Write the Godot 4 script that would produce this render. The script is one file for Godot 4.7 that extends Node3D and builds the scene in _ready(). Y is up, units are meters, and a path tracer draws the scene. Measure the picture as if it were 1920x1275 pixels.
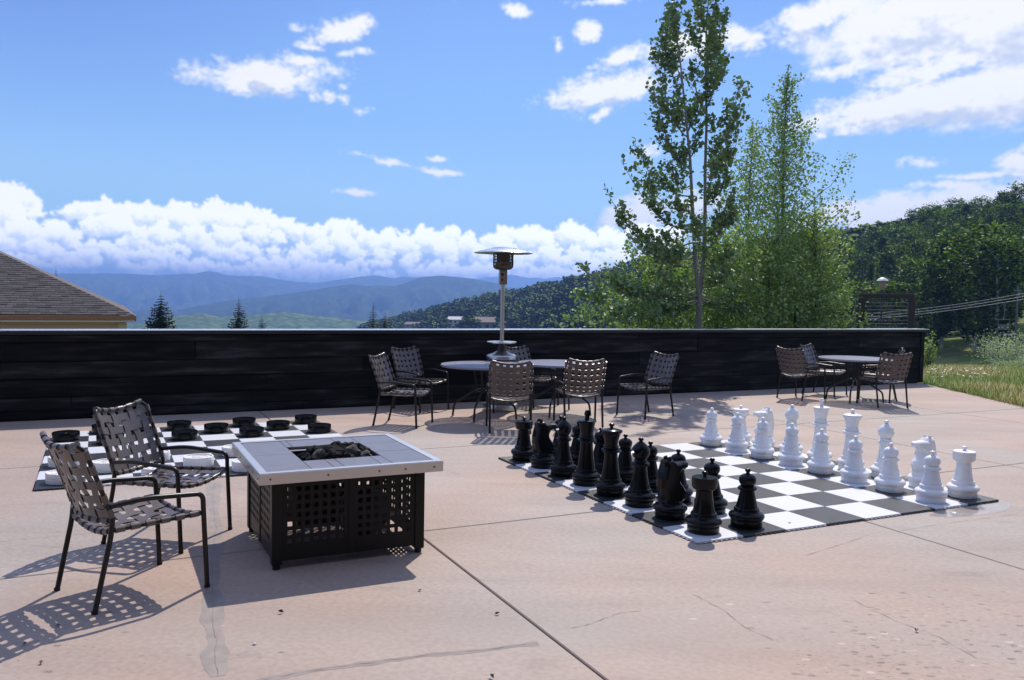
extends Node3D
# A hotel terrace in the mountains: giant chess and checkers, woven-strap chairs, a fire pit table and a patio heater.
# Terrace grid: "a" runs along the parapet wall, "b" runs from the wall towards the viewer; turned by TURN against the world axes.

const TURN := 0.45728  # 26.2 degrees
const EYE := 1.58
const PITCH := -0.053
const ROLL := 0.0188
const FOCAL := 1572.0  # in pixels of a 1920 x 1275 picture

var cam_right: Vector3
var cam_up: Vector3
var cam_back: Vector3
var used := {}
var counts := {}
var M := {}
var rng := RandomNumberGenerator.new()

# ------------------------------------------------------------------ naming
func numbered(called: String) -> String:
	if not used.has(called):
		used[called] = 0
		return called
	used[called] += 1
	return "%s_%03d" % [called, used[called]]

func tag(o: Node, label := "", category := "", group := "", kind := "") -> Node:
	if label: o.set_meta("label", label)
	if category: o.set_meta("category", category)
	if group: o.set_meta("group", group)
	if kind: o.set_meta("kind", kind)
	return o

func thing(called: String, where: Vector3, turn := 0.0, label := "", category := "", group := "") -> Node3D:
	var o := Node3D.new()
	o.name = numbered(called)
	add_child(o, true)
	o.position = where
	o.rotation.y = turn
	tag(o, label, category, group)
	return o

func mesh_of(st: SurfaceTool) -> ArrayMesh:
	return st.commit()

func put(called: String, mesh: Mesh, mat: Material, parent: Node = null, where := Vector3.ZERO, turn := Vector3.ZERO) -> MeshInstance3D:
	var o := MeshInstance3D.new()
	o.mesh = mesh
	o.material_override = mat
	o.position = where
	o.rotation = turn
	if parent == null:
		o.name = numbered(called)
		add_child(o, true)
	else:
		var key := "%d %s" % [parent.get_instance_id(), called]
		var k := int(counts.get(key, 0))
		counts[key] = k + 1
		var n := called if k == 0 else "%s_%03d" % [called, k]
		o.name = n
		parent.add_child(o, true)
	return o

func copy_of(o: Node3D, where: Vector3, turn: float, label := "", group := "") -> Node3D:
	var c: Node3D = o.duplicate()
	var base := String(o.name)
	c.name = numbered(base)
	add_child(c, true)
	c.position = where
	c.rotation.y = turn
	if label: c.set_meta("label", label)
	if group: c.set_meta("group", group)
	return c

# ------------------------------------------------------------------ places
func W(a: float, b: float, y := 0.0) -> Vector3:
	return Vector3(a * cos(TURN) + b * sin(TURN), y, -a * sin(TURN) + b * cos(TURN))

func ray(px: float, py: float) -> Vector3:
	var x := px - 960.0
	var y := py - 637.5
	var u := cos(ROLL) * x + sin(ROLL) * y
	var v := -sin(ROLL) * x + cos(ROLL) * y
	return (cam_right * u - cam_up * v - cam_back * FOCAL).normalized()

func at(px: float, py: float, depth: float) -> Vector3:  # a point that far away along -z
	var d := ray(px, py)
	return Vector3(0, EYE, 0) + d * (depth / -d.z)

# ------------------------------------------------------------------ shapes
func begin() -> SurfaceTool:
	var st := SurfaceTool.new()
	st.begin(Mesh.PRIMITIVE_TRIANGLES)
	return st

func tri(st: SurfaceTool, a: Vector3, b: Vector3, c: Vector3, na: Vector3, nb: Vector3, nc: Vector3) -> void:
	if (c - a).cross(b - a).dot(na + nb + nc) < 0.0:
		var t := b; b = c; c = t
		t = nb; nb = nc; nc = t
	st.set_normal(na); st.add_vertex(a)
	st.set_normal(nb); st.add_vertex(b)
	st.set_normal(nc); st.add_vertex(c)

func flat(st: SurfaceTool, a: Vector3, b: Vector3, c: Vector3, d: Vector3, out := Vector3.ZERO) -> void:
	var n := (c - a).cross(d - b).normalized()
	if out != Vector3.ZERO and n.dot(out) < 0.0: n = -n
	tri(st, a, b, c, n, n, n)
	tri(st, a, c, d, n, n, n)

func quad_s(st: SurfaceTool, p: Array, n: Array) -> void:
	tri(st, p[0], p[1], p[2], n[0], n[1], n[2])
	tri(st, p[0], p[2], p[3], n[0], n[2], n[3])

func box(st: SurfaceTool, c: Vector3, s: Vector3, bev := 0.0, basis := Basis()) -> void:
	var h := s * 0.5
	if bev <= 0.0:
		for ax in 3:
			for sg in [-1.0, 1.0]:
				var n := Vector3.ZERO; n[ax] = sg
				var u := Vector3.ZERO; u[(ax + 1) % 3] = h[(ax + 1) % 3]
				var v := Vector3.ZERO; v[(ax + 2) % 3] = h[(ax + 2) % 3]
				var m := n * h[ax]
				flat(st, c + basis * (m - u - v), c + basis * (m + u - v), c + basis * (m + u + v), c + basis * (m - u + v), basis * n)
		return
	var k := h - Vector3.ONE * bev
	for ax in 3:
		for sg in [-1.0, 1.0]:
			var n := Vector3.ZERO; n[ax] = sg
			var u := Vector3.ZERO; u[(ax + 1) % 3] = k[(ax + 1) % 3]
			var v := Vector3.ZERO; v[(ax + 2) % 3] = k[(ax + 2) % 3]
			var m := n * h[ax]
			flat(st, c + basis * (m - u - v), c + basis * (m + u - v), c + basis * (m + u + v), c + basis * (m - u + v), basis * n)
	for ax in 3:  # twelve chamfers
		var i := (ax + 1) % 3
		var j := (ax + 2) % 3
		for si in [-1.0, 1.0]:
			for sj in [-1.0, 1.0]:
				var p := Vector3.ZERO; p[i] = si * h[i]; p[j] = sj * k[j]
				var q := Vector3.ZERO; q[i] = si * k[i]; q[j] = sj * h[j]
				var l := Vector3.ZERO; l[ax] = k[ax]
				var n := Vector3.ZERO; n[i] = si; n[j] = sj
				flat(st, c + basis * (p - l), c + basis * (p + l), c + basis * (q + l), c + basis * (q - l), basis * n)
	for sx in [-1.0, 1.0]:
		for sy in [-1.0, 1.0]:
			for sz in [-1.0, 1.0]:
				var n := Vector3(sx, sy, sz)
				var a := basis * Vector3(sx * h.x, sy * k.y, sz * k.z)
				var b := basis * Vector3(sx * k.x, sy * h.y, sz * k.z)
				var d := basis * Vector3(sx * k.x, sy * k.y, sz * h.z)
				n = basis * n.normalized()
				tri(st, c + a, c + b, c + d, n, n, n)

func fillet(pts: Array, r: float, steps := 5) -> PackedVector3Array:
	var out := PackedVector3Array()
	out.append(pts[0])
	for i in range(1, pts.size() - 1):
		var p: Vector3 = pts[i]
		var a: Vector3 = pts[i - 1] - p
		var b: Vector3 = pts[i + 1] - p
		var rr := minf(r, minf(a.length(), b.length()) * 0.49)
		var s := p + a.normalized() * rr
		var e := p + b.normalized() * rr
		for k in steps + 1:
			var t := float(k) / steps
			out.append(s.lerp(p, t).lerp(p.lerp(e, t), t))
	out.append(pts[pts.size() - 1])
	return out

func tube(st: SurfaceTool, pts: PackedVector3Array, r0: float, r1 := -1.0, seg := 8, caps := true) -> void:
	if r1 < 0.0: r1 = r0
	var n := pts.size()
	var t := (pts[1] - pts[0]).normalized()
	var u := t.cross(Vector3.UP if absf(t.y) < 0.9 else Vector3.RIGHT).normalized()
	var prev_p := []
	var prev_n := []
	for i in n:
		var d := (pts[mini(i + 1, n - 1)] - pts[maxi(i - 1, 0)]).normalized()
		u = (u - d * u.dot(d)).normalized()
		var v := d.cross(u)
		var r := lerpf(r0, r1, float(i) / (n - 1))
		var ring := []
		var norm := []
		for k in seg:
			var a := TAU * k / seg
			var m := u * cos(a) + v * sin(a)
			norm.append(m)
			ring.append(pts[i] + m * r)
		if i > 0:
			for k in seg:
				var j := (k + 1) % seg
				quad_s(st, [prev_p[k], ring[k], ring[j], prev_p[j]], [prev_n[k], norm[k], norm[j], prev_n[j]])
		if caps and (i == 0 or i == n - 1):
			var out := -d if i == 0 else d
			for k in seg:
				tri(st, pts[i], ring[k], ring[(k + 1) % seg], out, out, out)
		prev_p = ring
		prev_n = norm

func lathe(st: SurfaceTool, prof: Array, seg := 28, centre := Vector3.ZERO, crease := 0.75) -> void:
	# prof: points (radius, height) from the bottom up; corners sharper than the crease stay sharp
	var n := prof.size()
	var dn := []
	for i in n - 1:
		var e: Vector2 = prof[i + 1] - prof[i]
		dn.append(Vector2(e.y, -e.x).normalized())
	for i in n - 1:
		var a: Vector2 = prof[i]
		var b: Vector2 = prof[i + 1]
		if a.distance_to(b) < 1e-6: continue
		var na: Vector2 = dn[i]
		var nb: Vector2 = dn[i]
		if i > 0 and dn[i - 1].dot(dn[i]) > crease: na = (dn[i - 1] + dn[i]).normalized()
		if i < n - 2 and dn[i + 1].dot(dn[i]) > crease: nb = (dn[i + 1] + dn[i]).normalized()
		for k in seg:
			var t0 := TAU * k / seg
			var t1 := TAU * (k + 1) / seg
			var c0 := Vector3(cos(t0), 0, sin(t0))
			var c1 := Vector3(cos(t1), 0, sin(t1))
			var up := Vector3.UP
			var p := [centre + c0 * a.x + up * a.y, centre + c0 * b.x + up * b.y, centre + c1 * b.x + up * b.y, centre + c1 * a.x + up * a.y]
			var m := [c0 * na.x + up * na.y, c0 * nb.x + up * nb.y, c1 * nb.x + up * nb.y, c1 * na.x + up * na.y]
			if a.x < 1e-5: tri(st, p[0], p[1], p[2], m[0], m[1], m[2])
			elif b.x < 1e-5: tri(st, p[0], p[1], p[3], m[0], m[1], m[3])
			else: quad_s(st, p, m)

func prism(st: SurfaceTool, poly: PackedVector2Array, y0: float, y1: float, bev := 0.0) -> void:  # poly in (x, z)
	var top := poly
	if bev > 0.0:
		var o := Geometry2D.offset_polygon(poly, -bev, Geometry2D.JOIN_MITER)
		if o.size() and o[0].size() == poly.size(): top = o[0]
		else: bev = 0.0
	if bev > 0.0:  # start both outlines at the nearest corners
		var best := 0
		for i in top.size():
			if top[i].distance_to(poly[0]) < top[best].distance_to(poly[0]): best = i
		var same := Geometry2D.is_polygon_clockwise(top) == Geometry2D.is_polygon_clockwise(poly)
		var t2 := PackedVector2Array()
		for i in top.size(): t2.append(top[posmod(best + (i if same else -i), top.size())])
		top = t2
	var ids := Geometry2D.triangulate_polygon(top)
	for i in range(0, ids.size(), 3):
		var p := []
		for k in 3: p.append(Vector3(top[ids[i + k]].x, y1, top[ids[i + k]].y))
		tri(st, p[0], p[1], p[2], Vector3.UP, Vector3.UP, Vector3.UP)
	var mid := Vector2.ZERO
	for p in poly: mid += p / poly.size()
	for i in poly.size():
		var a := poly[i]
		var b := poly[(i + 1) % poly.size()]
		var c := top[i]
		var d := top[(i + 1) % poly.size()]
		var out := Vector3((a + b).x * 0.5 - mid.x, 0, (a + b).y * 0.5 - mid.y)
		if bev > 0.0:
			flat(st, Vector3(a.x, y1 - bev, a.y), Vector3(b.x, y1 - bev, b.y), Vector3(d.x, y1, d.y), Vector3(c.x, y1, c.y), out + Vector3.UP * 0.1)
		flat(st, Vector3(a.x, y0, a.y), Vector3(b.x, y0, b.y), Vector3(b.x, y1 - bev, b.y), Vector3(a.x, y1 - bev, a.y), out)

func ribbon(st: SurfaceTool, pts: Array, sides: Array, normals: Array, width: float, thick: float) -> void:
	var n := pts.size()
	for i in n - 1:
		var c0 := []
		var c1 := []
		for s in [[-1, -1], [1, -1], [1, 1], [-1, 1]]:
			c0.append(pts[i] + sides[i] * (width * 0.5 * s[0]) + normals[i] * (thick * 0.5 * s[1]))
			c1.append(pts[i + 1] + sides[i + 1] * (width * 0.5 * s[0]) + normals[i + 1] * (thick * 0.5 * s[1]))
		var nd := [-normals[i], sides[i], normals[i], -sides[i]]
		var ne := [-normals[i + 1], sides[i + 1], normals[i + 1], -sides[i + 1]]
		for k in 4:
			var j := (k + 1) % 4
			quad_s(st, [c0[k], c1[k], c1[j], c0[j]], [nd[k], ne[k], ne[k], nd[k]])

# ------------------------------------------------------------------ materials
func lin(r: float, g: float, b: float) -> Color:
	return Color(r, g, b).linear_to_srgb()

func mat(called: String, c: Color, rough := 0.6, metal := 0.0, spec := 0.5) -> StandardMaterial3D:
	var m := StandardMaterial3D.new()
	m.resource_name = called
	m.albedo_color = c
	m.roughness = rough
	m.metallic = metal
	m.metallic_specular = spec
	M[called] = m
	return m

func noise(freq: float, octaves := 4, sd := 1, kind := FastNoiseLite.TYPE_SIMPLEX_SMOOTH) -> FastNoiseLite:
	var f := FastNoiseLite.new()
	f.seed = sd
	f.noise_type = kind
	f.frequency = freq
	f.fractal_octaves = octaves
	f.fractal_type = FastNoiseLite.FRACTAL_FBM if octaves > 1 else FastNoiseLite.FRACTAL_NONE
	return f

func noise_tex(freq: float, octaves: int, sd: int, ramp: Array, size := 512) -> NoiseTexture2D:
	var t := NoiseTexture2D.new()
	t.width = size
	t.height = size
	t.seamless = true
	t.noise = noise(freq, octaves, sd)
	if ramp.size():
		var g := Gradient.new()
		var offs := PackedFloat32Array()
		var cols := PackedColorArray()
		for r in ramp:
			offs.append(r[0]); cols.append(r[1])
		g.offsets = offs
		g.colors = cols
		t.color_ramp = g
	return t

func bumps(freq: float, octaves: int, sd: int, strength: float, size := 512) -> NoiseTexture2D:
	var t := NoiseTexture2D.new()
	t.width = size
	t.height = size
	t.seamless = true
	t.noise = noise(freq, octaves, sd)
	t.as_normal_map = true
	t.bump_strength = strength
	return t

func tri_map(m: StandardMaterial3D, scale: Vector3, world := true) -> void:
	m.uv1_triplanar = true
	m.uv1_world_triplanar = world
	m.uv1_scale = scale

# ------------------------------------------------------------------ sky
var cloud_list := []
var cloud_n1: FastNoiseLite
var cloud_n2: FastNoiseLite
var cloud_n3: FastNoiseLite
var cloud_n4: FastNoiseLite
var puffs := {}

func sky_xy(px: float, py: float) -> Vector2:  # direction as azimuth and elevation, in units of 1/1572 radian
	var d := ray(px, py)
	return Vector2(atan2(d.x, -d.z), asin(d.y)) * FOCAL

func smooth(a: float, b: float, x: float) -> float:
	var t := clampf((x - a) / (b - a), 0.0, 1.0)
	return t * t * (3.0 - 2.0 * t)

func add_puff(x: float, y: float, r: float) -> void:
	for k in range(int(floor((x - r - 14.0) / 60.0)), int(floor((x + r + 14.0) / 60.0)) + 1):
		if not puffs.has(k): puffs[k] = []
		puffs[k].append([x, y, r])

func heaps(x: float, y: float, wrapv: Vector3) -> Vector2:
	# the cumulus near the horizon: (how solid, how brightly lit), from heaped round puffs with ragged edges
	var bucket: Array = puffs.get(int(floor(x / 60.0)), [])
	if bucket.is_empty(): return Vector2(-1, 0)
	var q := wrapv * FOCAL
	var wx := cloud_n1.get_noise_3dv(q * 1.7) * 12.0 + cloud_n4.get_noise_3dv(q * 1.2) * 8.0
	var wy := cloud_n1.get_noise_3dv(q * 1.6 + Vector3(40, 90, 10)) * 10.0 + cloud_n4.get_noise_3dv(q * 1.2 + Vector3(9, 50, 70)) * 7.0
	var solid := -1.0
	var high := 0.0
	var lit := 0.0
	for c in bucket:
		var dx: float = x + wx - c[0]
		var dy: float = (y + wy - c[1]) * 1.12
		var r: float = c[2]
		var d := dx * dx + dy * dy
		if d > r * r * 1.2: continue
		solid = maxf(solid, 1.0 - sqrt(d) / r)
		var z: float = sqrt(maxf(r * r - d, 0.0)) - c[1] * 0.25
		if z + 400.0 > high:
			var w := smooth(0.0, 5.0, z + 400.0 - high)
			lit = lerpf(lit, 0.56 + (dx * 0.18 + dy * 0.62) / r, w)
			high = z + 400.0
	return Vector2(solid, lit)

func cloud_field(x: float, y: float, wrapv: Vector3) -> float:
	# how much cloud there is towards (x, y): below 0 clear, above 0.4 solid
	var n := cloud_n1.get_noise_3dv(wrapv * FOCAL * Vector3(1.0, 1.7, 1.0))
	var fine := cloud_n4.get_noise_3dv(wrapv * FOCAL * Vector3(1.0, 1.5, 1.0))
	var warp := cloud_n2.get_noise_3dv(wrapv * FOCAL * 0.8) * 16.0
	var puff := 0.0
	var best := -1.0
	var big := 20.0
	for c in cloud_list:
		var dx: float = x + warp - c[0]
		var dy: float = y + warp * 0.4 - c[1]
		if absf(dx) > c[6] or absf(dy) > c[6]: continue
		var u: float = (dx * c[4] + dy * c[5]) / c[2]
		var v: float = (-dx * c[5] + dy * c[4]) / c[3]
		var s: float = (1.0 - sqrt(u * u + v * v)) * c[7]
		if s > best:
			best = s
			big = c[3]
	if best > -1.0:
		var soft := smooth(14.0, 60.0, big)
		puff = best * lerpf(0.92, 1.25, soft) + n * lerpf(0.66, 0.42, soft) + fine * lerpf(0.36, 0.16, soft) - 0.06
	else:
		puff = -1.0
	var inside := x > -960.0 and x < 960.0 and y < 640.0
	if not inside:  # elsewhere the same kind of scattered fair-weather cloud
		var edge := minf(smooth(900.0, 1150.0, absf(x)) + smooth(580.0, 760.0, y), 1.0)
		var far := cloud_n3.get_noise_3dv(wrapv * FOCAL * Vector3(1.0, 2.2, 1.0))
		puff = maxf(puff, far * 1.5 + n * 0.5 - 0.12 - (1.0 - edge) * 1.1)
	return puff

func sky_colour(d: Vector3) -> Color:
	var x := atan2(d.x, -d.z) * FOCAL
	var y := asin(clampf(d.y, -1.0, 1.0)) * FOCAL
	var base := Color(0.48, 0.79, 1.08).lerp(Color(0.315, 0.585, 1.02), smooth(90.0, 330.0, y))
	base = base.lerp(Color(0.225, 0.415, 0.93), smooth(260.0, 620.0, y))
	base = base.lerp(Color(0.16, 0.31, 0.78), smooth(620.0, 2400.0, y))
	base = base.lerp(Color(0.165, 0.305, 0.77), 0.8 * smooth(-50.0, -950.0, x) * smooth(200.0, 540.0, y))
	base = base.lerp(Color(1.05, 1.2, 1.3), 0.65 * smooth(150.0, 10.0, y))
	var c := cloud_field(x, y, d)
	var a := smooth(-0.22, 0.52, c)
	if a > 0.002:
		var up := d.rotated(Vector3.UP, -0.006).normalized()
		up.y += 0.016
		up = up.normalized()
		var c2 := cloud_field(atan2(up.x, -up.z) * FOCAL, asin(clampf(up.y, -1.0, 1.0)) * FOCAL, up)
		var shade := clampf(0.56 + (minf(c, 0.9) - minf(c2, 0.9)) * 0.6 - maxf(c2 - 0.62, 0.0) * 0.55, 0.0, 1.0)
		var fluff := cloud_n2.get_noise_3dv(d * FOCAL * Vector3(1.2, 2.0, 1.2))
		shade = clampf(shade + fluff * 0.25, 0.0, 1.0)
		var grey := Color(0.66, 0.73, 0.88).lerp(Color(0.42, 0.46, 0.53), smooth(760.0, 1100.0, y))
		base = base.lerp(grey.lerp(Color(1.08, 1.07, 1.06), smooth(0.0, 0.5, shade)), a * 0.98)
	if y < 330.0:
		var h := heaps(x, y, d)
		var fine := cloud_n4.get_noise_3dv(d * FOCAL * 1.3)
		var ha := smooth(0.0, 0.26, h.x + fine * 0.10)
		if ha > 0.002:
			var lit := Color(0.72, 0.83, 1.03).lerp(Color(1.32, 1.29, 1.25), smooth(0.06, 0.64, h.y + fine * 0.16))
			lit = lit.lerp(lit * 1.75, smooth(200.0, 25.0, y))
			base = base.lerp(lit, ha * 0.97)
	return base

func sky_part(w: int, h: int, az0: float, az1: float, el0: float, el1: float) -> Image:
	var data := PackedByteArray()
	data.resize(w * h * 3)
	var k := 0
	for j in h:
		var el := el1 + (el0 - el1) * (j + 0.5) / h
		var ce := cos(el)
		var se := sin(el)
		for i in w:
			var az := az0 + (az1 - az0) * (i + 0.5) / w
			var c := sky_colour(Vector3(sin(az) * ce, se, -cos(az) * ce))
			c = Color(c.r * 0.45, c.g * 0.45, c.b * 0.45).linear_to_srgb()
			data[k] = int(clampf(c.r, 0, 1) * 255.0 + 0.5)
			data[k + 1] = int(clampf(c.g, 0, 1) * 255.0 + 0.5)
			data[k + 2] = int(clampf(c.b, 0, 1) * 255.0 + 0.5)
			k += 3
	return Image.create_from_data(w, h, false, Image.FORMAT_RGB8, data)

func make_sky() -> Sky:
	cloud_n1 = noise(0.0155, 5, 11)
	cloud_n2 = noise(0.017, 4, 23)
	cloud_n3 = noise(0.0042, 3, 5)
	cloud_n4 = noise(0.075, 4, 29)
	# centre, half length, half height, slope, strength; places read off in picture units
	for c in [[498, 143, 128, 34, 0.06, 1.0], [440, 138, 60, 17, 0.0, 0.9], [640, 58, 66, 23, 0.25, 1.0], [570, 113, 52, 9, 0.05, 0.75], [590, 90, 34, 7, -0.15, 0.7], [655, 98, 34, 6, 0.1, 0.55],
		[583, 181, 15, 11, 0.0, 0.6], [615, 180, 15, 11, 0.0, 0.6], [646, 186, 17, 10, 0.0, 0.62], [680, 204, 18, 8, 0.0, 0.55], [640, 160, 15, 8, 0.0, 0.55], [560, 52, 18, 9, 0.0, 0.62],
		[830, 322, 62, 6, -0.1, 0.85], [730, 304, 62, 5, -0.2, 0.6], [820, 299, 18, 4, 0.0, 0.62], [665, 361, 36, 5, 0.0, 0.5],
		[1140, 168, 122, 34, 0.2, 1.0], [1085, 182, 62, 20, 0.1, 0.95], [1134, 211, 25, 13, 0.15, 0.9], [1168, 107, 52, 17, 0.25, 0.8], [1105, 60, 26, 20, 0.2, 0.9], [975, 16, 32, 13, -0.2, 0.75], [1135, 4, 52, 9, 0.0, 0.7], [1043, 83, 11, 14, 0.0, 0.7],
		[1382, 74, 52, 22, -0.1, 0.95], [1290, 82, 62, 32, 0.0, 0.9], [1210, 285, 26, 12, 0.0, 0.8], [1300, 386, 46, 26, 0.0, 0.95], [1190, 402, 70, 34, 0.15, 0.95],
		[1745, 42, 210, 74, 0.08, 1.1], [1545, 22, 105, 34, 0.35, 1.0], [1920, 40, 170, 92, 0.1, 1.1], [1745, 130, 110, 28, 0.1, 0.95], [1830, 105, 110, 24, 0.2, 0.9],
		[1760, 188, 232, 44, 0.12, 1.15], [1900, 172, 150, 64, 0.1, 1.15], [1610, 203, 90, 24, 0.05, 0.95], [1720, 229, 78, 12, 0.05, 0.75], [1570, 133, 56, 15, 0.15, 0.85], [1905, 303, 40, 22, 0.3, 0.95],
		[1575, 249, 22, 8, 0.1, 0.75], [1545, 251, 14, 7, 0.0, 0.7], [1840, 330, 72, 6, -0.03, 0.85], [1775, 347, 66, 8, -0.05, 0.8], [1820, 378, 130, 32, 0.1, 1.1], [1690, 392, 150, 32, 0.0, 1.0], [1660, 412, 160, 40, 0.0, 1.1], [1725, 303, 28, 8, 0.0, 0.55]]:
		var p := sky_xy(c[0], c[1])
		cloud_list.append([p.x, p.y, float(c[2]), float(c[3]), cos(c[4]), sin(c[4]), maxf(c[2], c[3]) * 1.7, float(c[5])])
	var r := RandomNumberGenerator.new()
	r.seed = 19
	for q in [[-30, 372, 34], [12, 372, 28], [42, 376, 22], [8, 402, 32], [58, 398, 18], [-20, 425, 30], [30, 432, 28], [62, 436, 22], [100, 438, 22], [128, 446, 18], [70, 458, 18], [0, 450, 26],
		[130, 398, 18], [158, 400, 20], [196, 396, 24], [214, 420, 28], [178, 424, 22], [255, 402, 24], [288, 406, 24], [334, 392, 18], [345, 412, 28], [384, 406, 25], [406, 392, 17], [428, 412, 28], [470, 410, 25], [500, 420, 22], [532, 424, 18], [482, 438, 24], [424, 440, 26], [362, 440, 26], [304, 438, 24], [254, 438, 22], [556, 438, 18], [520, 446, 16],
		[592, 442, 22], [626, 431, 20], [664, 430, 19], [640, 452, 25], [690, 452, 22], [730, 456, 22], [602, 464, 22], [562, 468, 16], [768, 460, 22], [668, 470, 20],
		[800, 452, 24], [846, 442, 19], [830, 466, 25], [876, 462, 23], [948, 438, 20], [934, 458, 27], [986, 448, 24], [1014, 450, 24], [1062, 440, 24], [1100, 452, 26], [1150, 452, 26], [1204, 442, 30], [1256, 452, 30], [900, 478, 22], [960, 480, 22], [1030, 478, 24], [1090, 484, 22], [1150, 484, 24]]:
		var v := sky_xy(q[0], q[1])
		var rad := float(q[2]) * 1.08
		add_puff(v.x, v.y, rad)
		for k in 4:
			var t := r.randf_range(-0.4, PI + 0.4)
			add_puff(v.x + cos(t) * rad * 0.78, v.y + sin(t) * rad * 0.72, rad * r.randf_range(0.3, 0.52))
	var x := -4960.0
	while x < 4960.0:  # the far low row, and heaps of the same sort on round the horizon
		if x > -1010.0 and x < 420.0:
			if r.randf() < 0.72: add_puff(x + 5.0, 76.0 + r.randf_range(-12, 8), r.randf_range(13, 21))
			if r.randf() < 0.92:
				add_puff(x, 50.0 + r.randf_range(-9, 9), r.randf_range(11, 18))
				add_puff(x + 8.0, 35.0 + r.randf_range(-5, 5), r.randf_range(11, 16))
		elif x < -1010.0 or x > 980.0:
			var tall := maxf(cloud_n3.get_noise_1d(x * 0.7) * 160.0 + 40.0, 0.0)
			for k in int(tall / 22.0): add_puff(x + r.randf_range(-20, 20), 70.0 + r.randf() * tall, r.randf_range(18, 30))
			add_puff(x, 48.0 + r.randf_range(-8, 8), r.randf_range(12, 19))
		x += r.randf_range(17, 25)
	var full := sky_part(512, 128, 0.0, TAU, 0.0, PI / 2)
	full.resize(4096, 1024, Image.INTERPOLATE_CUBIC)
	var img := Image.create(4096, 2048, false, Image.FORMAT_RGB8)
	img.fill(Color(0.14, 0.153, 0.13))
	img.blit_rect(full, Rect2i(0, 0, 4096, 1024), Vector2i.ZERO)
	var step := TAU / 4096.0
	var rows := 336
	for half in [[0, 412, 0.0], [4096 - 412, 412, -412 * step]]:
		var fine := sky_part(412, rows, half[2], half[2] + 412 * step, 0.0, rows * step)
		img.blit_rect(fine, Rect2i(0, 0, 412, rows), Vector2i(half[0], 1024 - rows))
	var m := PanoramaSkyMaterial.new()
	m.panorama = ImageTexture.create_from_image(img)
	var s := Sky.new()
	s.sky_material = m
	return s

# ------------------------------------------------------------------ ground and hills
var hill_px := [660.0, 720.0, 800.0, 900.0, 1000.0, 1100.0, 1200.0, 1300.0, 1400.0, 1500.0, 1590.0, 1700.0, 1800.0, 1920.0, 2150.0]
var hill_y := [608.0, 600.0, 579.0, 557.0, 538.0, 520.0, 493.0, 474.0, 462.0, 452.0, 443.0, 424.0, 398.0, 366.0, 330.0]
var hill_r := [640.0, 620.0, 570.0, 510.0, 450.0, 390.0, 330.0, 285.0, 255.0, 230.0, 215.0, 198.0, 178.0, 158.0, 150.0]
var hill_t := [8.0, 8.0, 8.0, 8.0, 8.0, 8.0, 8.5, 9.0, 9.0, 9.0, 9.0, 9.0, 9.0, 9.0, 9.0]
var base_px := [660.0, 1000.0, 1300.0, 1590.0, 1740.0, 1920.0, 2150.0]
var base_r := [160.0, 130.0, 95.0, 78.0, 70.0, 66.0, 64.0]
var base_h := [-40.0, -30.0, -16.0, -7.0, -3.1, -2.4, -1.6]
var land_noise: FastNoiseLite

func table(xs: Array, ys: Array, x: float) -> float:
	if x <= xs[0]: return ys[0]
	for i in range(1, xs.size()):
		if x <= xs[i]: return lerpf(ys[i - 1], ys[i], (x - xs[i - 1]) / (xs[i] - xs[i - 1]))
	return ys[ys.size() - 1]

func px_of(az: float) -> float:
	return 960.0 + FOCAL * tan(clampf(az, -1.2, 1.2))

func land(az: float, r: float) -> float:
	var px := px_of(az)
	var left := smooth(700.0, 560.0, px)
	var dir := Vector3(sin(az), 0, -cos(az))
	var near := lerpf(-3.6, -0.14, smooth(1690.0, 1745.0, px))
	var rb := table(base_px, base_r, px)
	var hb := table(base_px, base_h, px)
	var rc := table(hill_px, hill_r, px)
	var horizon := 554.0 + (px - 960.0) * ROLL
	var hc: float = EYE + (horizon - table(hill_px, hill_y, px)) / FOCAL * rc * cos(az) - table(hill_px, hill_t, px) * 0.9
	var p := dir * r
	var bump := land_noise.get_noise_2d(p.x * 0.6, p.z * 0.6)
	var h: float
	if r < 17.0: h = near
	elif r < rb: h = lerpf(near, hb, smooth(0.0, 1.0, (r - 17.0) / (rb - 17.0)))
	elif r < rc:
		var t := (r - rb) / (rc - rb)
		h = lerpf(hb, hc, 0.45 * t + 0.55 * t * t * (3.0 - 2.0 * t)) + bump * (rc - rb) * 0.035 * sin(t * PI)
	else: h = maxf(hc - (r - rc) * 0.22, -160.0)
	var open_side := near - 0.16 * maxf(r - 17.0, 0.0)  # to the left the land falls away into the valley
	open_side = maxf(open_side, -40.0 - 0.055 * maxf(r - 250.0, 0.0))
	open_side = maxf(open_side, -200.0) + bump * minf(r * 0.01, 9.0)
	return lerpf(h, open_side, left)

func land_at(x: float, z: float) -> float:
	return land(atan2(x, -z), Vector2(x, z).length())

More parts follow.
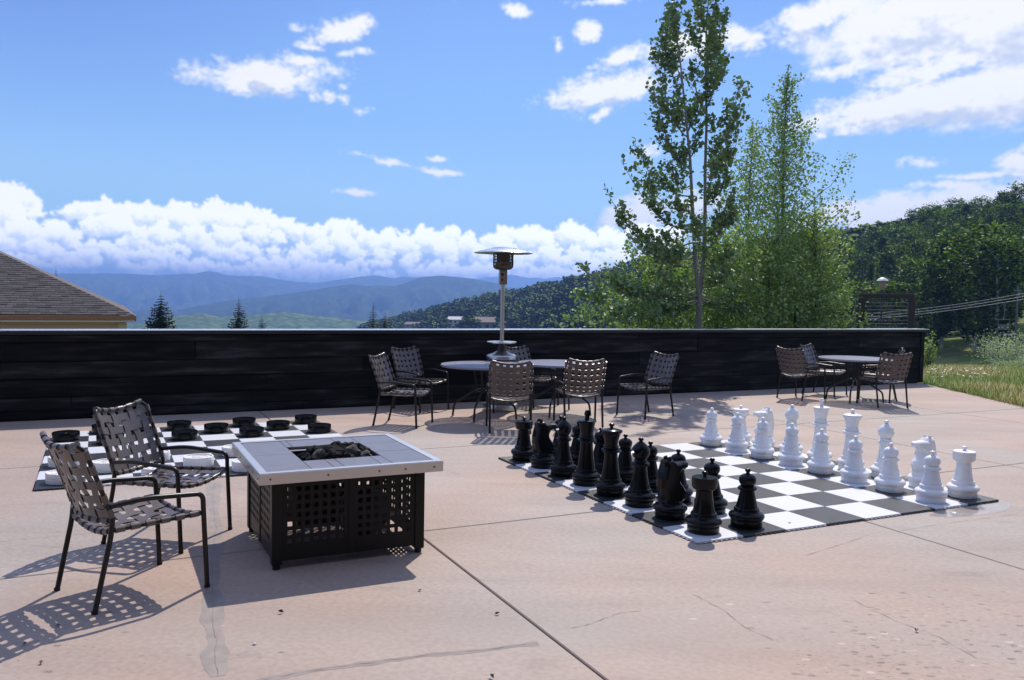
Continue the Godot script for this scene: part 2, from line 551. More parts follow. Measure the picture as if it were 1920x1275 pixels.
func make_land() -> void:
	var st := begin()
	var azs := []
	var a := -PI
	while a < PI - 1e-4:
		azs.append(a)
		a += deg_to_rad(0.6) if absf(a) < 0.72 else deg_to_rad(6.0)
	azs.append(PI)
	var rs := [0.0, 6.0, 11.0, 16.9]
	var r := 18.0
	while r < 6700.0:
		rs.append(r)
		r *= 1.055 if r < 1200.0 else 1.16
	var cols := []
	for az in azs:
		var c := []
		for q in rs:
			var rr: float = q
			var y := land(clampf(az, -0.9, 0.9) if absf(az) < 1.5 else -0.9, maxf(rr, 0.1)) if absf(az) < 1.5 else minf(-0.3 - 0.01 * rr, -0.3)
			if rr < 16.95: y = -0.5 if absf(az) > 0.45 or rr < 12.0 else -0.5
			if absf(az) >= 1.5: y = maxf(y, -60.0)
			c.append(Vector3(sin(az) * rr, y, -cos(az) * rr))
		cols.append(c)
	for i in azs.size() - 1:
		for j in rs.size() - 1:
			var p := [cols[i][j], cols[i + 1][j], cols[i + 1][j + 1], cols[i][j + 1]]
			if j == 0: st.add_vertex(p[0]); st.add_vertex(p[2]); st.add_vertex(p[3])
			else:
				for k in [0, 1, 2, 0, 2, 3]: st.add_vertex(p[k])
	st.index()
	st.generate_normals()
	var m := mat("meadow", lin(1, 1, 1), 0.95, 0.0, 0.2)
	m.albedo_texture = noise_tex(0.012, 5, 4, [[0.0, lin(0.07, 0.12, 0.025)], [0.42, lin(0.10, 0.165, 0.035)], [0.55, lin(0.15, 0.18, 0.055)], [0.75, lin(0.22, 0.20, 0.10)], [1.0, lin(0.12, 0.17, 0.045)]])
	tri_map(m, Vector3.ONE / 21.0)
	tag(put("terrain", mesh_of(st), m), "", "", "", "structure")

func ridge(called: String, pts: Array, dist: float, reach: float, foot: float, amp: float, sd: int, colour: Array, step := 8.0) -> void:
	# a mountain whose skyline passes these points of the picture when built at that distance
	var nz := noise(1.0 / (dist * 0.075), 5, sd)
	var xs := []
	var ys := []
	for p in pts: xs.append(float(p[0])); ys.append(float(p[1]))
	var st := begin()
	var rows := 26
	var grid := []
	var px: float = xs[0]
	while px <= xs[xs.size() - 1] + 0.1:
		var d := ray(px, table(xs, ys, px) + nz.get_noise_1d(px * dist * 0.004) * 0.9)
		var flatd := Vector2(d.x, d.z)
		var crest: float = EYE + dist * d.y / flatd.length()
		var dir := Vector3(d.x, 0, d.z) / flatd.length()
		var col := []
		for k in rows + 5:
			var t := float(k - 4) / rows  # below zero: the far side
			var rr := dist - t * reach
			var p := dir * rr
			var fall := pow(maxf(t, 0.0), 0.85)
			var y := lerpf(crest, foot, fall) if t >= 0.0 else crest + t * reach * 0.35
			var spur := 1.0 - absf(nz.get_noise_2d(p.x * 1.7, p.z * 0.75)) * 2.2
			y += (spur - 0.55) * amp * smooth(0.0, 0.3, t) * smooth(1.02, 0.7, t)
			col.append(Vector3(p.x, y, p.z))
		grid.append(col)
		px += step
	for i in grid.size() - 1:
		for j in grid[i].size() - 1:
			for q in [[i, j], [i + 1, j], [i + 1, j + 1], [i, j], [i + 1, j + 1], [i, j + 1]]:
				st.add_vertex(grid[q[0]][q[1]])
	st.index()
	st.generate_normals()
	var m := mat(called, lin(1, 1, 1), 1.0, 0.0, 0.1)
	m.albedo_texture = noise_tex(0.02, 5, sd, colour)
	tri_map(m, Vector3.ONE * (7.0 / dist))
	tag(put(called, mesh_of(st), m), "", "", "", "structure")

func make_mountains() -> void:
	var dark := [[0.0, lin(0.05, 0.075, 0.04)], [0.5, lin(0.075, 0.105, 0.055)], [0.72, lin(0.13, 0.15, 0.085)], [1.0, lin(0.2, 0.2, 0.13)]]
	var deep := [[0.0, lin(0.03, 0.05, 0.025)], [0.5, lin(0.045, 0.07, 0.032)], [0.72, lin(0.09, 0.11, 0.055)], [1.0, lin(0.14, 0.145, 0.09)]]
	var green := [[0.0, lin(0.035, 0.07, 0.02)], [0.45, lin(0.07, 0.12, 0.035)], [0.6, lin(0.13, 0.17, 0.055)], [1.0, lin(0.22, 0.22, 0.11)]]
	ridge("mountain_farthest", [[500, 540], [800, 536], [868, 531], [895, 524], [920, 519], [935, 520], [955, 515], [972, 517], [985, 521], [1005, 521], [1025, 523], [1040, 519], [1055, 522], [1090, 528], [1200, 540], [1500, 552], [1900, 560]], 6400.0, 1900.0, -230.0, 46.0, 31, dark)
	ridge("mountain_far", [[-700, 530], [-300, 516], [-100, 520], [60, 515], [110, 513], [160, 513], [240, 513], [290, 516], [330, 514], [366, 513], [390, 508], [404, 510], [420, 515], [450, 518], [486, 517], [520, 523], [560, 529], [592, 530], [640, 524], [672, 519], [706, 516], [738, 522], [752, 518], [790, 521], [850, 526], [960, 540], [1200, 556]], 4400.0, 1500.0, -185.0, 90.0, 32, dark)
	ridge("mountain_middle", [[-300, 590], [60, 586], [200, 584], [340, 580], [400, 568], [440, 562], [520, 553], [580, 545], [620, 538], [655, 533], [672, 534], [690, 537], [706, 535], [740, 537], [762, 530], [786, 520], [806, 518], [832, 517], [862, 520], [890, 523], [930, 531], [980, 545], [1040, 562], [1150, 580]], 2650.0, 950.0, -150.0, 60.0, 33, deep)
	ridge("foothill", [[-300, 610], [150, 606], [250, 606], [290, 602], [330, 593], [352, 590], [380, 588], [410, 594], [440, 593], [480, 590], [500, 588], [528, 585], [552, 587], [590, 592], [640, 597], [680, 601], [760, 606], [860, 612]], 1350.0, 680.0, -120.0, 22.0, 34, green, 5.0)

# ------------------------------------------------------------------ terrace
var edge_line := [Vector2(14.62, -11.3), Vector2(12.88, -8.1), Vector2(10.9, -4.5), Vector2(9.2, -1.0), Vector2(9.2, 8.0)]

func concrete() -> StandardMaterial3D:
	var n := 2048
	var half := 1024
	var big := noise(0.0042, 4, 3).get_seamless_image(512, n)
	big.resize(n, n, Image.INTERPOLATE_CUBIC)
	var pink := noise(0.0030, 4, 9).get_seamless_image(half, half)
	pink.resize(n, n, Image.INTERPOLATE_CUBIC)
	var streak := noise(0.03, 5, 17).get_seamless_image(360, half)
	streak.resize(n, n, Image.INTERPOLATE_CUBIC)
	var fine := noise(0.2, 3, 21).get_seamless_image(half, half)
	fine.resize(n, n, Image.INTERPOLATE_CUBIC)
	var spots := noise(0.16, 2, 27).get_seamless_image(half, half)
	spots.resize(n, n, Image.INTERPOLATE_CUBIC)
	var a := big.get_data(); var b := pink.get_data(); var c := streak.get_data(); var d := fine.get_data(); var e := spots.get_data()
	var out := PackedByteArray()
	out.resize(n * n * 3)
	var hgt := PackedByteArray()
	hgt.resize(n * n)
	for i in n * n:
		var g := (a[i] - 128) / 128.0
		var p := (b[i] - 128) / 128.0
		var s := (c[i] - 128) / 128.0
		var f := (d[i] - 128) / 128.0
		var sp := e[i] / 255.0
		var v := 0.975 + 0.05 * g + 0.022 * s + 0.055 * f
		if s < -0.5: v += (s + 0.5) * 0.14
		var k := i * 3
		out[k] = clampi(int(160.0 * v * (1.0 + 0.03 * p)), 0, 255)
		out[k + 1] = clampi(int(142.5 * v * (1.0 - 0.025 * p)), 0, 255)
		out[k + 2] = clampi(int(131.5 * v * (1.0 - 0.055 * p)), 0, 255)
		hgt[i] = clampi(int(128.0 + 50.0 * f + 26.0 * s - maxf(sp - 0.8, 0.0) * 300.0), 0, 255)
	var rp := RandomNumberGenerator.new()
	rp.seed = 21
	# scaled patches with small pits, chips and bright grains
	for spot in [[0.235, 0.545, 0.055, 260], [0.21, 0.575, 0.04, 220], [0.275, 0.525, 0.05, 140], [0.17, 0.60, 0.02, 110], [0.80, 0.60, 0.05, 90], [0.5, 0.5, 0.35, 420], [0.1, 0.1, 0.35, 300], [0.85, 0.2, 0.3, 250]]:
		for k in int(spot[3]):
			var cx := int((spot[0] + rp.randfn() * spot[2]) * n)
			var cy := int((spot[1] + rp.randfn() * spot[2] * 0.7) * n)
			var w := (rp.randi_range(1, 3) if rp.randf() < 0.35 else 1) if spot[2] < 0.1 else 1
			var deep := rp.randf_range(0.74, 0.93)
			if rp.randf() < 0.2: deep = rp.randf_range(1.05, 1.2)
			for yy in range(-w, w + 1):
				for xx in range(-w * 2, w * 2 + 1):
					if xx * xx * 0.3 + yy * yy > w * w * rp.randf_range(0.3, 1.1): continue
					var k2 := posmod(cy + yy, n) * n + posmod(cx + xx, n)
					for ch in 3: out[k2 * 3 + ch] = clampi(int(out[k2 * 3 + ch] * deep), 0, 255)
					hgt[k2] = clampi(int(hgt[k2] + (deep - 1.0) * 260.0), 0, 255)
	var m := mat("concrete", Color.WHITE, 0.72, 0.0, 0.5)
	m.albedo_texture = ImageTexture.create_from_image(Image.create_from_data(n, n, false, Image.FORMAT_RGB8, out))
	m.heightmap_enabled = true
	m.heightmap_texture = ImageTexture.create_from_image(Image.create_from_data(n, n, false, Image.FORMAT_L8, hgt))
	m.heightmap_scale = 0.35
	tri_map(m, Vector3.ONE / 8.7)
	return m

func make_patio() -> void:
	var con := concrete()
	var joint := mat("joint_dirt", lin(0.05, 0.042, 0.036), 0.95)
	var patio := Node3D.new()
	patio.name = numbered("patio")
	add_child(patio)
	patio.rotation.y = TURN
	tag(patio, "", "", "", "structure")
	var edge := PackedVector2Array([Vector2(-32, -11.3), edge_line[0], edge_line[1], edge_line[2], edge_line[3], edge_line[4], Vector2(-32, 8)])
	var st := begin()
	prism(st, edge, -0.45, -0.03)
	put("base_slab", mesh_of(st), joint, patio)
	var ajs := [-32.0, -22.77, -16.6, -13.53, -10.45, -7.37, -4.29, -1.21, 1.87, 4.95, 8.02, 11.1, 14.2, 18.0]
	for i in ajs.size() - 1:
		var far: float = -8.38 if ajs[i] < 1.8 else -8.0
		var bjs := [-11.3, far, -5.2, -2.1, 1.0, 4.1, 8.0]
		for j in bjs.size() - 1:
			var g := 0.006
			var cell := PackedVector2Array([Vector2(ajs[i] + g, bjs[j] + g), Vector2(ajs[i + 1] - g, bjs[j] + g), Vector2(ajs[i + 1] - g, bjs[j + 1] - g), Vector2(ajs[i] + g, bjs[j + 1] - g)])
			for poly in Geometry2D.intersect_polygons(cell, edge):
				st = begin()
				prism(st, poly, -0.028, 0.0, 0.005)
				put("slab", mesh_of(st), con, patio)
	# cracks that run across the slabs, some filled with grey sealer
	var crack := mat("crack", lin(0.235, 0.185, 0.16), 0.95)
	var seal := mat("sealer", lin(0.315, 0.265, 0.235), 0.75)
	tri_map(seal, Vector3.ONE * 0.5)
	seal.albedo_texture = noise_tex(0.03, 4, 8, [[0.0, Color(0.85, 0.85, 0.86)], [1.0, Color(1, 1, 1)]])
	var r2 := RandomNumberGenerator.new()
	r2.seed = 77
	for c in [[[402, 905], [398, 940], [405, 990], [396, 1050], [400, 1110], [398, 1160], [406, 1200], [402, 1240], [412, 1275]], [[480, 1278], [560, 1262], [640, 1250], [720, 1240], [800, 1228], [880, 1222], [960, 1212], [1020, 1205]], [[1070, 1178], [1110, 1170], [1160, 1150], [1210, 1145]],
		[[0, 1016], [60, 1010], [150, 1002], [250, 995], [340, 990]], [[770, 842], [800, 862], [830, 880], [870, 893]], [[1300, 1115], [1350, 1140], [1400, 1178], [1460, 1205]], [[1600, 1125], [1680, 1165], [1760, 1195], [1850, 1245]], [[1690, 995], [1760, 983], [1850, 972], [1920, 962]], [[1510, 1042], [1580, 1020], [1640, 1000]]]:
		var pts := []
		for k in c.size() - 1:
			for q in 6:
				var t := q / 6.0
				var d := ray(lerpf(c[k][0], c[k + 1][0], t), lerpf(c[k][1], c[k + 1][1], t))
				var p := Vector3(0, EYE, 0) + d * (EYE / -d.y)
				p += Vector3(r2.randf_range(-1, 1), 0, r2.randf_range(-1, 1)) * 0.005
				pts.append(p)
		for layer in 2:
			if layer == 0 and c != null and not (c[0][0] in [402, 480]): continue
			st = begin()
			for k in pts.size() - 1:
				var a: Vector3 = pts[k]
				var b: Vector3 = pts[k + 1]
				var side := (b - a).cross(Vector3.UP).normalized()
				if layer == 0: side = (pts[mini(k + 4, pts.size() - 1)] - pts[maxi(k - 4, 0)]).cross(Vector3.UP).normalized()
				var side2 := side
				if layer == 0: side2 = (pts[mini(k + 5, pts.size() - 1)] - pts[maxi(k - 3, 0)]).cross(Vector3.UP).normalized()
				var w0 := (0.0011 + 0.0007 * sin(k * 1.7)) if layer else 0.045 + 0.012 * sin(k * 0.5) + 0.006 * sin(k * 1.3)
				var w1 := (0.0011 + 0.0007 * sin((k + 1) * 1.7)) if layer else 0.045 + 0.012 * sin((k + 1) * 0.5) + 0.006 * sin((k + 1) * 1.3)
				if layer == 0 and c[0][0] == 480: w0 *= 0.4; w1 *= 0.4
				var up := Vector3.UP * (0.0025 if layer else 0.0009)
				flat(st, a - side * w0 + up, b - side2 * w1 + up, b + side2 * w1 + up, a + side * w0 + up, Vector3.UP)
			var o := put("crack" if layer else "sealer_band", mesh_of(st), crack if layer else seal, patio)
			o.transform = patio.transform.affine_inverse()

func make_wall() -> void:
	var dark := mat("stained_wood", Color(1, 1, 1), 0.66, 0.0, 0.22)
	dark.albedo_texture = noise_tex(0.012, 5, 6, [[0.0, lin(0.008, 0.007, 0.0068)], [0.45, lin(0.014, 0.0125, 0.0122)], [0.62, lin(0.022, 0.020, 0.0195)], [0.8, lin(0.040, 0.038, 0.037)], [1.0, lin(0.062, 0.059, 0.058)]])
	dark.heightmap_enabled = true
	dark.heightmap_texture = noise_tex(0.05, 4, 12, [])
	dark.heightmap_scale = 0.08
	dark.uv1_triplanar = true
	dark.uv1_scale = Vector3(0.16, 1.3, 1.3)
	var metal := mat("wall_cap", lin(0.62, 0.65, 0.70), 0.22, 0.8)
	var trim := mat("cap_edge", lin(0.012, 0.012, 0.014), 0.45)
	var wall := thing("parapet_wall", W(14.68, -11.3), TURN, "long dark stained plank parapet wall with a metal cap", "wall")
	var st := begin()
	box(st, Vector3(-23.0, 0.47, -0.16), Vector3(45.86, 1.14, 0.19))
	put("core", mesh_of(st), dark, wall)
	var tones := [dark]
	for k in [0.72, 1.4]:
		var d2: StandardMaterial3D = dark.duplicate()
		d2.albedo_color = Color(minf(k, 1.0), minf(k, 1.0), minf(k, 1.0))
		tones.append(d2)
	var rows := [0.006, 0.112, 0.266, 0.488, 0.693, 0.923, 1.012]
	var offs := [1.1, 3.7, 0.4, 2.6, 1.7, 3.1]
	var rr := RandomNumberGenerator.new()
	rr.seed = 5
	for i in 6:
		var x: float = -0.09
		var l: float = offs[i]
		while x > -34.0:
			st = begin()
			var y0: float = rows[i] + 0.003
			var y1: float = rows[i + 1] - 0.004
			box(st, Vector3(x - l * 0.5, (y0 + y1) * 0.5, -0.04 + rr.randf_range(-0.003, 0.003)), Vector3(l - 0.006, y1 - y0, 0.034), 0.006, Basis(Vector3.RIGHT, -0.03))
			put("plank", mesh_of(st), tones[rr.randi() % 3], wall)
			x -= l
			l = 4.1 + rr.randf_range(-0.5, 0.6)
	st = begin()
	box(st, Vector3(-0.035, 0.505, -0.03), Vector3(0.10, 1.0, 0.05), 0.005)
	box(st, Vector3(0.0, 0.505, -0.155), Vector3(0.03, 1.0, 0.195), 0.004)
	put("corner_trim", mesh_of(st), dark, wall)
	st = begin()
	box(st, Vector3(-23.0, 1.064, -0.14), Vector3(46.2, 0.012, 0.34), 0.004)
	put("cap", mesh_of(st), metal, wall)
	st = begin()
	box(st, Vector3(-23.0, 1.037, 0.022), Vector3(46.18, 0.041, 0.012), 0.003)
	box(st, Vector3(0.084, 1.037, -0.14), Vector3(0.012, 0.041, 0.31), 0.003)
	put("cap_edge", mesh_of(st), trim, wall)

func make_fence() -> void:
	var wood := mat("fence_wood", lin(0.065, 0.048, 0.045), 0.7)
	wood.albedo_texture = noise_tex(0.03, 4, 19, [[0.0, Color(0.75, 0.75, 0.75)], [1.0, Color(1, 1, 1)]])
	wood.uv1_triplanar = true
	var steel := mat("cable_steel", lin(0.30, 0.30, 0.31), 0.35, 0.7)
	for f in [[1623.0, 1717.0, 549.0, 12, "taller cable railing panel behind the right end of the wall", 0], [1500.0, 1619.0, 578.0, 9, "lower cable railing panel beside the leafy aspen", 1]]:
		var depth := 18.6
		var p0 := at(f[0], f[2] + 5.0, depth)
		var p1 := at(f[1], f[2], depth - 0.25)
		var yaw := atan2(-(p1.z - p0.z), p1.x - p0.x)
		var w := Vector2(p1.x - p0.x, p1.z - p0.z).length()
		var top := (p0.y + p1.y) * 0.5
		var drop := top + 2.2
		var n := thing("cable_railing", Vector3(p0.x, top - drop, p0.z), yaw, f[4], "railing", "cable railing panels behind the wall")
		n.rotation.z = 0.02
		var st := begin()
		box(st, Vector3(w * 0.5, drop - 0.05, 0), Vector3(w + 0.1, 0.1, 0.12), 0.006)
		put("top_rail", mesh_of(st), wood, n)
		for x in [0.0, w]:
			st = begin()
			box(st, Vector3(x, (drop - 0.1) * 0.5, 0), Vector3(0.13, drop - 0.103, 0.13), 0.006)
			put("post", mesh_of(st), wood, n)
		for k in f[3]:
			st = begin()
			var y: float = drop - 0.2 - k * 0.077
			tube(st, PackedVector3Array([Vector3(0.05, y, 0), Vector3(w - 0.05, y, 0)]), 0.0042, -1, 6)
			put("cable", mesh_of(st), steel, n)

# ------------------------------------------------------------------ woven strap chair
func back_pt(u: float, v: float) -> Vector3:
	var corner := 0.022 * (u * u) * v * v
	return Vector3(u * (0.236 + 0.006 * v), 0.445 + 0.375 * v + corner - 0.018 * v * (1.0 - u * u) - 0.02 * (1.0 - v) * (1.0 - u * u), 0.195 + 0.125 * v + 0.02 * v * v + 0.035 * (1.0 - u * u))

func seat_pt(u: float, v: float) -> Vector3:
	return Vector3(u * (0.228 + 0.03 * v), 0.392 + 0.012 * v - 0.034 * (1.0 - u * u) - 0.016 * sin(v * PI) * (1.0 - u * u), 0.20 - 0.455 * v)

func strap(st: SurfaceTool, f: Callable, along_u: bool, c: float, width: float, cross: Array, phase: int, frame_r: float) -> void:
	var n := 34
	var pts := []
	var sides := []
	var norms := []
	for i in n + 1:
		var t := float(i) / n
		var s := lerpf(-1.0, 1.0, t) if along_u else t
		var p: Vector3 = f.call(s, c) if along_u else f.call(c, s)
		var e := 0.01
		var du: Vector3 = ((f.call(s + e, c) - f.call(s - e, c)) if along_u else (f.call(c + e, s) - f.call(c - e, s))).normalized()
		var dv: Vector3 = ((f.call(s, c + e) - f.call(s, c - e)) if along_u else (f.call(c, s + e) - f.call(c, s - e))).normalized()
		var nrm := du.cross(dv).normalized()
		var best := 0
		for k in cross.size():
			if absf(cross[k] - s) < absf(cross[best] - s): best = k
		var gap: float = absf(cross[1] - cross[0])
		var wv: float = cos((s - cross[best]) / gap * PI) * (1.0 if (best + phase) % 2 == 0 else -1.0)
		pts.append(p + nrm * (wv * 0.0042))
		sides.append(dv if along_u else du)
		norms.append(nrm)
	ribbon(st, pts, sides, norms, width, 0.0032)
	for s in ([-1.0, 1.0] if along_u else [0.0, 1.0]):  # the loop round the frame
		var p: Vector3 = f.call(s, c) if along_u else f.call(c, s)
		var e := 0.02
		var d: Vector3 = ((f.call(s, minf(c + e, 1.0)) - f.call(s, c - e)) if along_u else (f.call(c + e, s) - f.call(c - e, s))).normalized()
		tube(st, PackedVector3Array([p - d * width * 0.5, p + d * width * 0.5]), frame_r + 0.0042, -1, 10)

func make_chair(called: String) -> Node3D:
	var frame: StandardMaterial3D = M.bronze
	var web: StandardMaterial3D = M.strap
	var t := thing(called, Vector3.ZERO, 0.0, "", "chair")
	var r := 0.0132
	for s in [-1.0, 1.0]:
		var st := begin()
		tube(st, fillet([Vector3(s * 0.232, 0.004, 0.282), Vector3(s * 0.236, 0.36, 0.205), Vector3(s * 0.236, 0.452, 0.196)], 0.1), r, -1, 10)
		put("leg", mesh_of(st), frame, t)
	for s in [-1.0, 1.0]:
		var st := begin()
		tube(st, PackedVector3Array([Vector3(s * 0.268, 0.004, -0.282), Vector3(s * 0.266, 0.43, -0.262)]), r, -1, 10)
		put("leg", mesh_of(st), frame, t)
	for s in [-1.0, 1.0]:
		var st := begin()
		tube(st, fillet([Vector3(s * 0.238, 0.515, 0.208), Vector3(s * 0.266, 0.535, 0.05), Vector3(s * 0.268, 0.508, -0.258), Vector3(s * 0.266, 0.43, -0.262)], 0.075, 7), r, -1, 10)
		put("arm", mesh_of(st), frame, t)
	var st := begin()
	var loop := []
	for k in 13: loop.append(back_pt(lerpf(-1, 1, k / 12.0), 0.0))
	tube(st, PackedVector3Array(loop), 0.0105, -1, 10)
	loop = []
	loop.append(back_pt(-1, 0.0))
	for k in range(1, 9): loop.append(back_pt(-1, k / 10.0))
	for k in 6: loop.append(back_pt(-1.0 + 0.25 * (1.0 - cos(k / 5.0 * PI / 2)), 0.83 + 0.17 * sin(k / 5.0 * PI / 2)))
	for k in range(1, 12): loop.append(back_pt(lerpf(-0.75, 0.75, k / 12.0), 1.0))
	for k in 6: loop.append(back_pt(1.0 - 0.25 * (1.0 - sin(k / 5.0 * PI / 2)), 0.83 + 0.17 * cos(k / 5.0 * PI / 2)))
	for k in range(1, 9): loop.append(back_pt(1, 0.8 - k / 10.0))
	loop.append(back_pt(1, 0.0))
	tube(st, PackedVector3Array(loop), 0.0118, -1, 10)
	put("back_frame", mesh_of(st), frame, t)
	st = begin()
	loop = []
	for k in 11: loop.append(seat_pt(-1, k / 10.0))
	tube(st, PackedVector3Array(loop), 0.0118, -1, 10)
	loop = []
	for k in 11: loop.append(seat_pt(1, k / 10.0))
	tube(st, PackedVector3Array(loop), 0.0118, -1, 10)
	for v in [0.0, 1.0]:
		loop = []
		for k in 13: loop.append(seat_pt(lerpf(-1, 1, k / 12.0), v))
		tube(st, PackedVector3Array(loop), 0.0118, -1, 10)
	put("seat_frame", mesh_of(st), frame, t)
	var bu := []
	for k in 6: bu.append(lerpf(-0.80, 0.80, k / 5.0))
	var bv := []
	for k in 5: bv.append(lerpf(0.10, 0.86, k / 4.0))
	for k in 6:
		st = begin()
		strap(st, back_pt, false, bu[k], 0.045, bv, k, 0.0118)
		put("strap", mesh_of(st), web, t)
	for k in 5:
		st = begin()
		strap(st, back_pt, true, bv[k], 0.045, bu, k + 1, 0.0118)
		put("strap", mesh_of(st), web, t)
	var su := []
	for k in 6: su.append(lerpf(-0.81, 0.81, k / 5.0))
	var sv := []
	for k in 6: sv.append(lerpf(0.09, 0.91, k / 5.0))
	for k in 6:
		st = begin()
		strap(st, seat_pt, false, su[k], 0.045, sv, k, 0.0118)
		put("strap", mesh_of(st), web, t)
	for k in 6:
		st = begin()
		strap(st, seat_pt, true, sv[k], 0.045, su, k + 1, 0.0118)
		put("strap", mesh_of(st), web, t)
	for s in [[-0.232, 0.282], [0.232, 0.282], [-0.268, -0.282], [0.268, -0.282]]:
		st = begin()
		lathe(st, [Vector2(0, 0), Vector2(0.015, 0), Vector2(0.0155, 0.016), Vector2(0, 0.018)], 10, Vector3(s[0], 0, s[1]))
		put("foot_cap", mesh_of(st), M.rubber, t)
	return t

func make_chairs() -> void:
	# [centre x, centre z, facing x, facing z, label, group]
	var proto := make_chair("strap_chair")
	var first := true
	for c in [
		[-1.985, -4.350, 0.66, -0.75, "brown woven strap armchair in the left foreground, seen from behind", "strap chairs beside the fire pit"],
		[-2.175, -5.270, 0.97, 0.22, "brown woven strap armchair between the checkers mat and the fire pit", "strap chairs beside the fire pit"],
		[-1.305, -10.09, 0.966, 0.258, "brown strap chair nearest the checkers mat, left of the two café tables", "strap chairs round the café tables"],
		[-1.245, -11.445, 0.763, 0.645, "brown strap chair close to the wall, left of the two café tables", "strap chairs round the café tables"],
		[-0.012, -9.815, -0.03, -1.0, "brown strap chair, its back to the viewer, in front of the patio heater", "strap chairs round the café tables"],
		[0.855, -10.385, -0.13, -0.99, "brown strap chair, its back to the viewer, in front of the right café table", "strap chairs round the café tables"],
		[0.30, -12.13, 0.72, 0.69, "brown strap chair between the right café table and the wall", "strap chairs round the café tables"],
		[1.826, -11.24, -0.815, 0.58, "empty strap chair standing alone in shade, right of the café tables", "strap chairs round the café tables"],
		[4.70, -13.58, 0.80, -0.60, "strap chair at the left of the far table, its back to the viewer", "strap chairs round the far table"],
		[5.33, -14.22, 0.74, 0.67, "strap chair behind the far table, close to the wall", "strap chairs round the far table"],
		[5.72, -12.83, -0.10, -0.99, "strap chair at the right front of the far table, its back to the viewer", "strap chairs round the far table"],
		[6.02, -13.72, -0.92, -0.38, "strap chair mostly hidden behind the right front chair of the far table", "strap chairs round the far table"]]:
		var turn := atan2(-c[2], -c[3])
		var where := Vector3(c[0], 0, c[1])
		if first:
			proto.position = where
			proto.rotation.y = turn
			tag(proto, c[4], "", c[5])
			first = false
		else: copy_of(proto, where, turn, c[4], c[5])

# ------------------------------------------------------------------ tables and heater
func make_table() -> Node3D:
	var t := thing("cafe_table", Vector3.ZERO, 0.0, "", "table")
	var top: StandardMaterial3D = M.table_top
	var R := 0.57
	var H := 0.69
	var st := begin()
	lathe(st, [Vector2(R - 0.03, H - 0.028), Vector2(R - 0.006, H - 0.028), Vector2(R, H - 0.02), Vector2(R, H - 0.007), Vector2(R - 0.005, H), Vector2(R - 0.03, H - 0.001), Vector2(R - 0.03, H - 0.028)], 56)
	put("rim", mesh_of(st), top, t)
	var pitch := 0.04
	var k := -13
	while k <= 13:
		var x := k * pitch
		var l := sqrt(maxf((R - 0.028) * (R - 0.028) - x * x, 0.0))
		if l > 0.06:
			st = begin()
			box(st, Vector3(x, H - 0.005, 0), Vector3(0.030, 0.006, l * 2.0), 0.0015)
			put("slat", mesh_of(st), top, t)
		k += 1
	st = begin()
	for s in [-0.3, 0.0, 0.3]: box(st, Vector3(0, H - 0.017, s), Vector3(2.0 * sqrt(R * R - s * s) - 0.07, 0.012, 0.02))
	put("cross_bar", mesh_of(st), M.bronze, t)
	for q in 4:
		var a := PI / 4 + q * PI / 2
		var d := Vector3(cos(a), 0, sin(a))
		st = begin()
		tube(st, fillet([d * 0.16 + Vector3.UP * (H - 0.02), d * 0.10 + Vector3.UP * 0.36, d * 0.41 + Vector3.UP * 0.17, d * 0.43 + Vector3.UP * 0.004], 0.05), 0.0135, -1, 10)
		put("leg", mesh_of(st), M.bronze, t)
	st = begin()
	var ring := PackedVector3Array()
	for q in 25: ring.append(Vector3(cos(TAU * q / 24) * 0.112, 0.36, sin(TAU * q / 24) * 0.112))
	tube(st, ring, 0.010, -1, 8, false)
	put("brace_ring", mesh_of(st), M.bronze, t)
	return t

func make_tables() -> void:
	var a := make_table()
	a.position = Vector3(-0.34, 0, -10.75)
	a.rotation.y = 0.52
	tag(a, "round slatted café table in front of the patio heater, left of the pair", "", "round café tables")
	copy_of(a, Vector3(0.66, 0, -11.25), 0.42, "round slatted café table right of the heater, half hidden by a chair", "round café tables")
	copy_of(a, Vector3(5.48, 0, -13.32), 0.25, "round slatted café table at the right end of the wall", "round café tables")

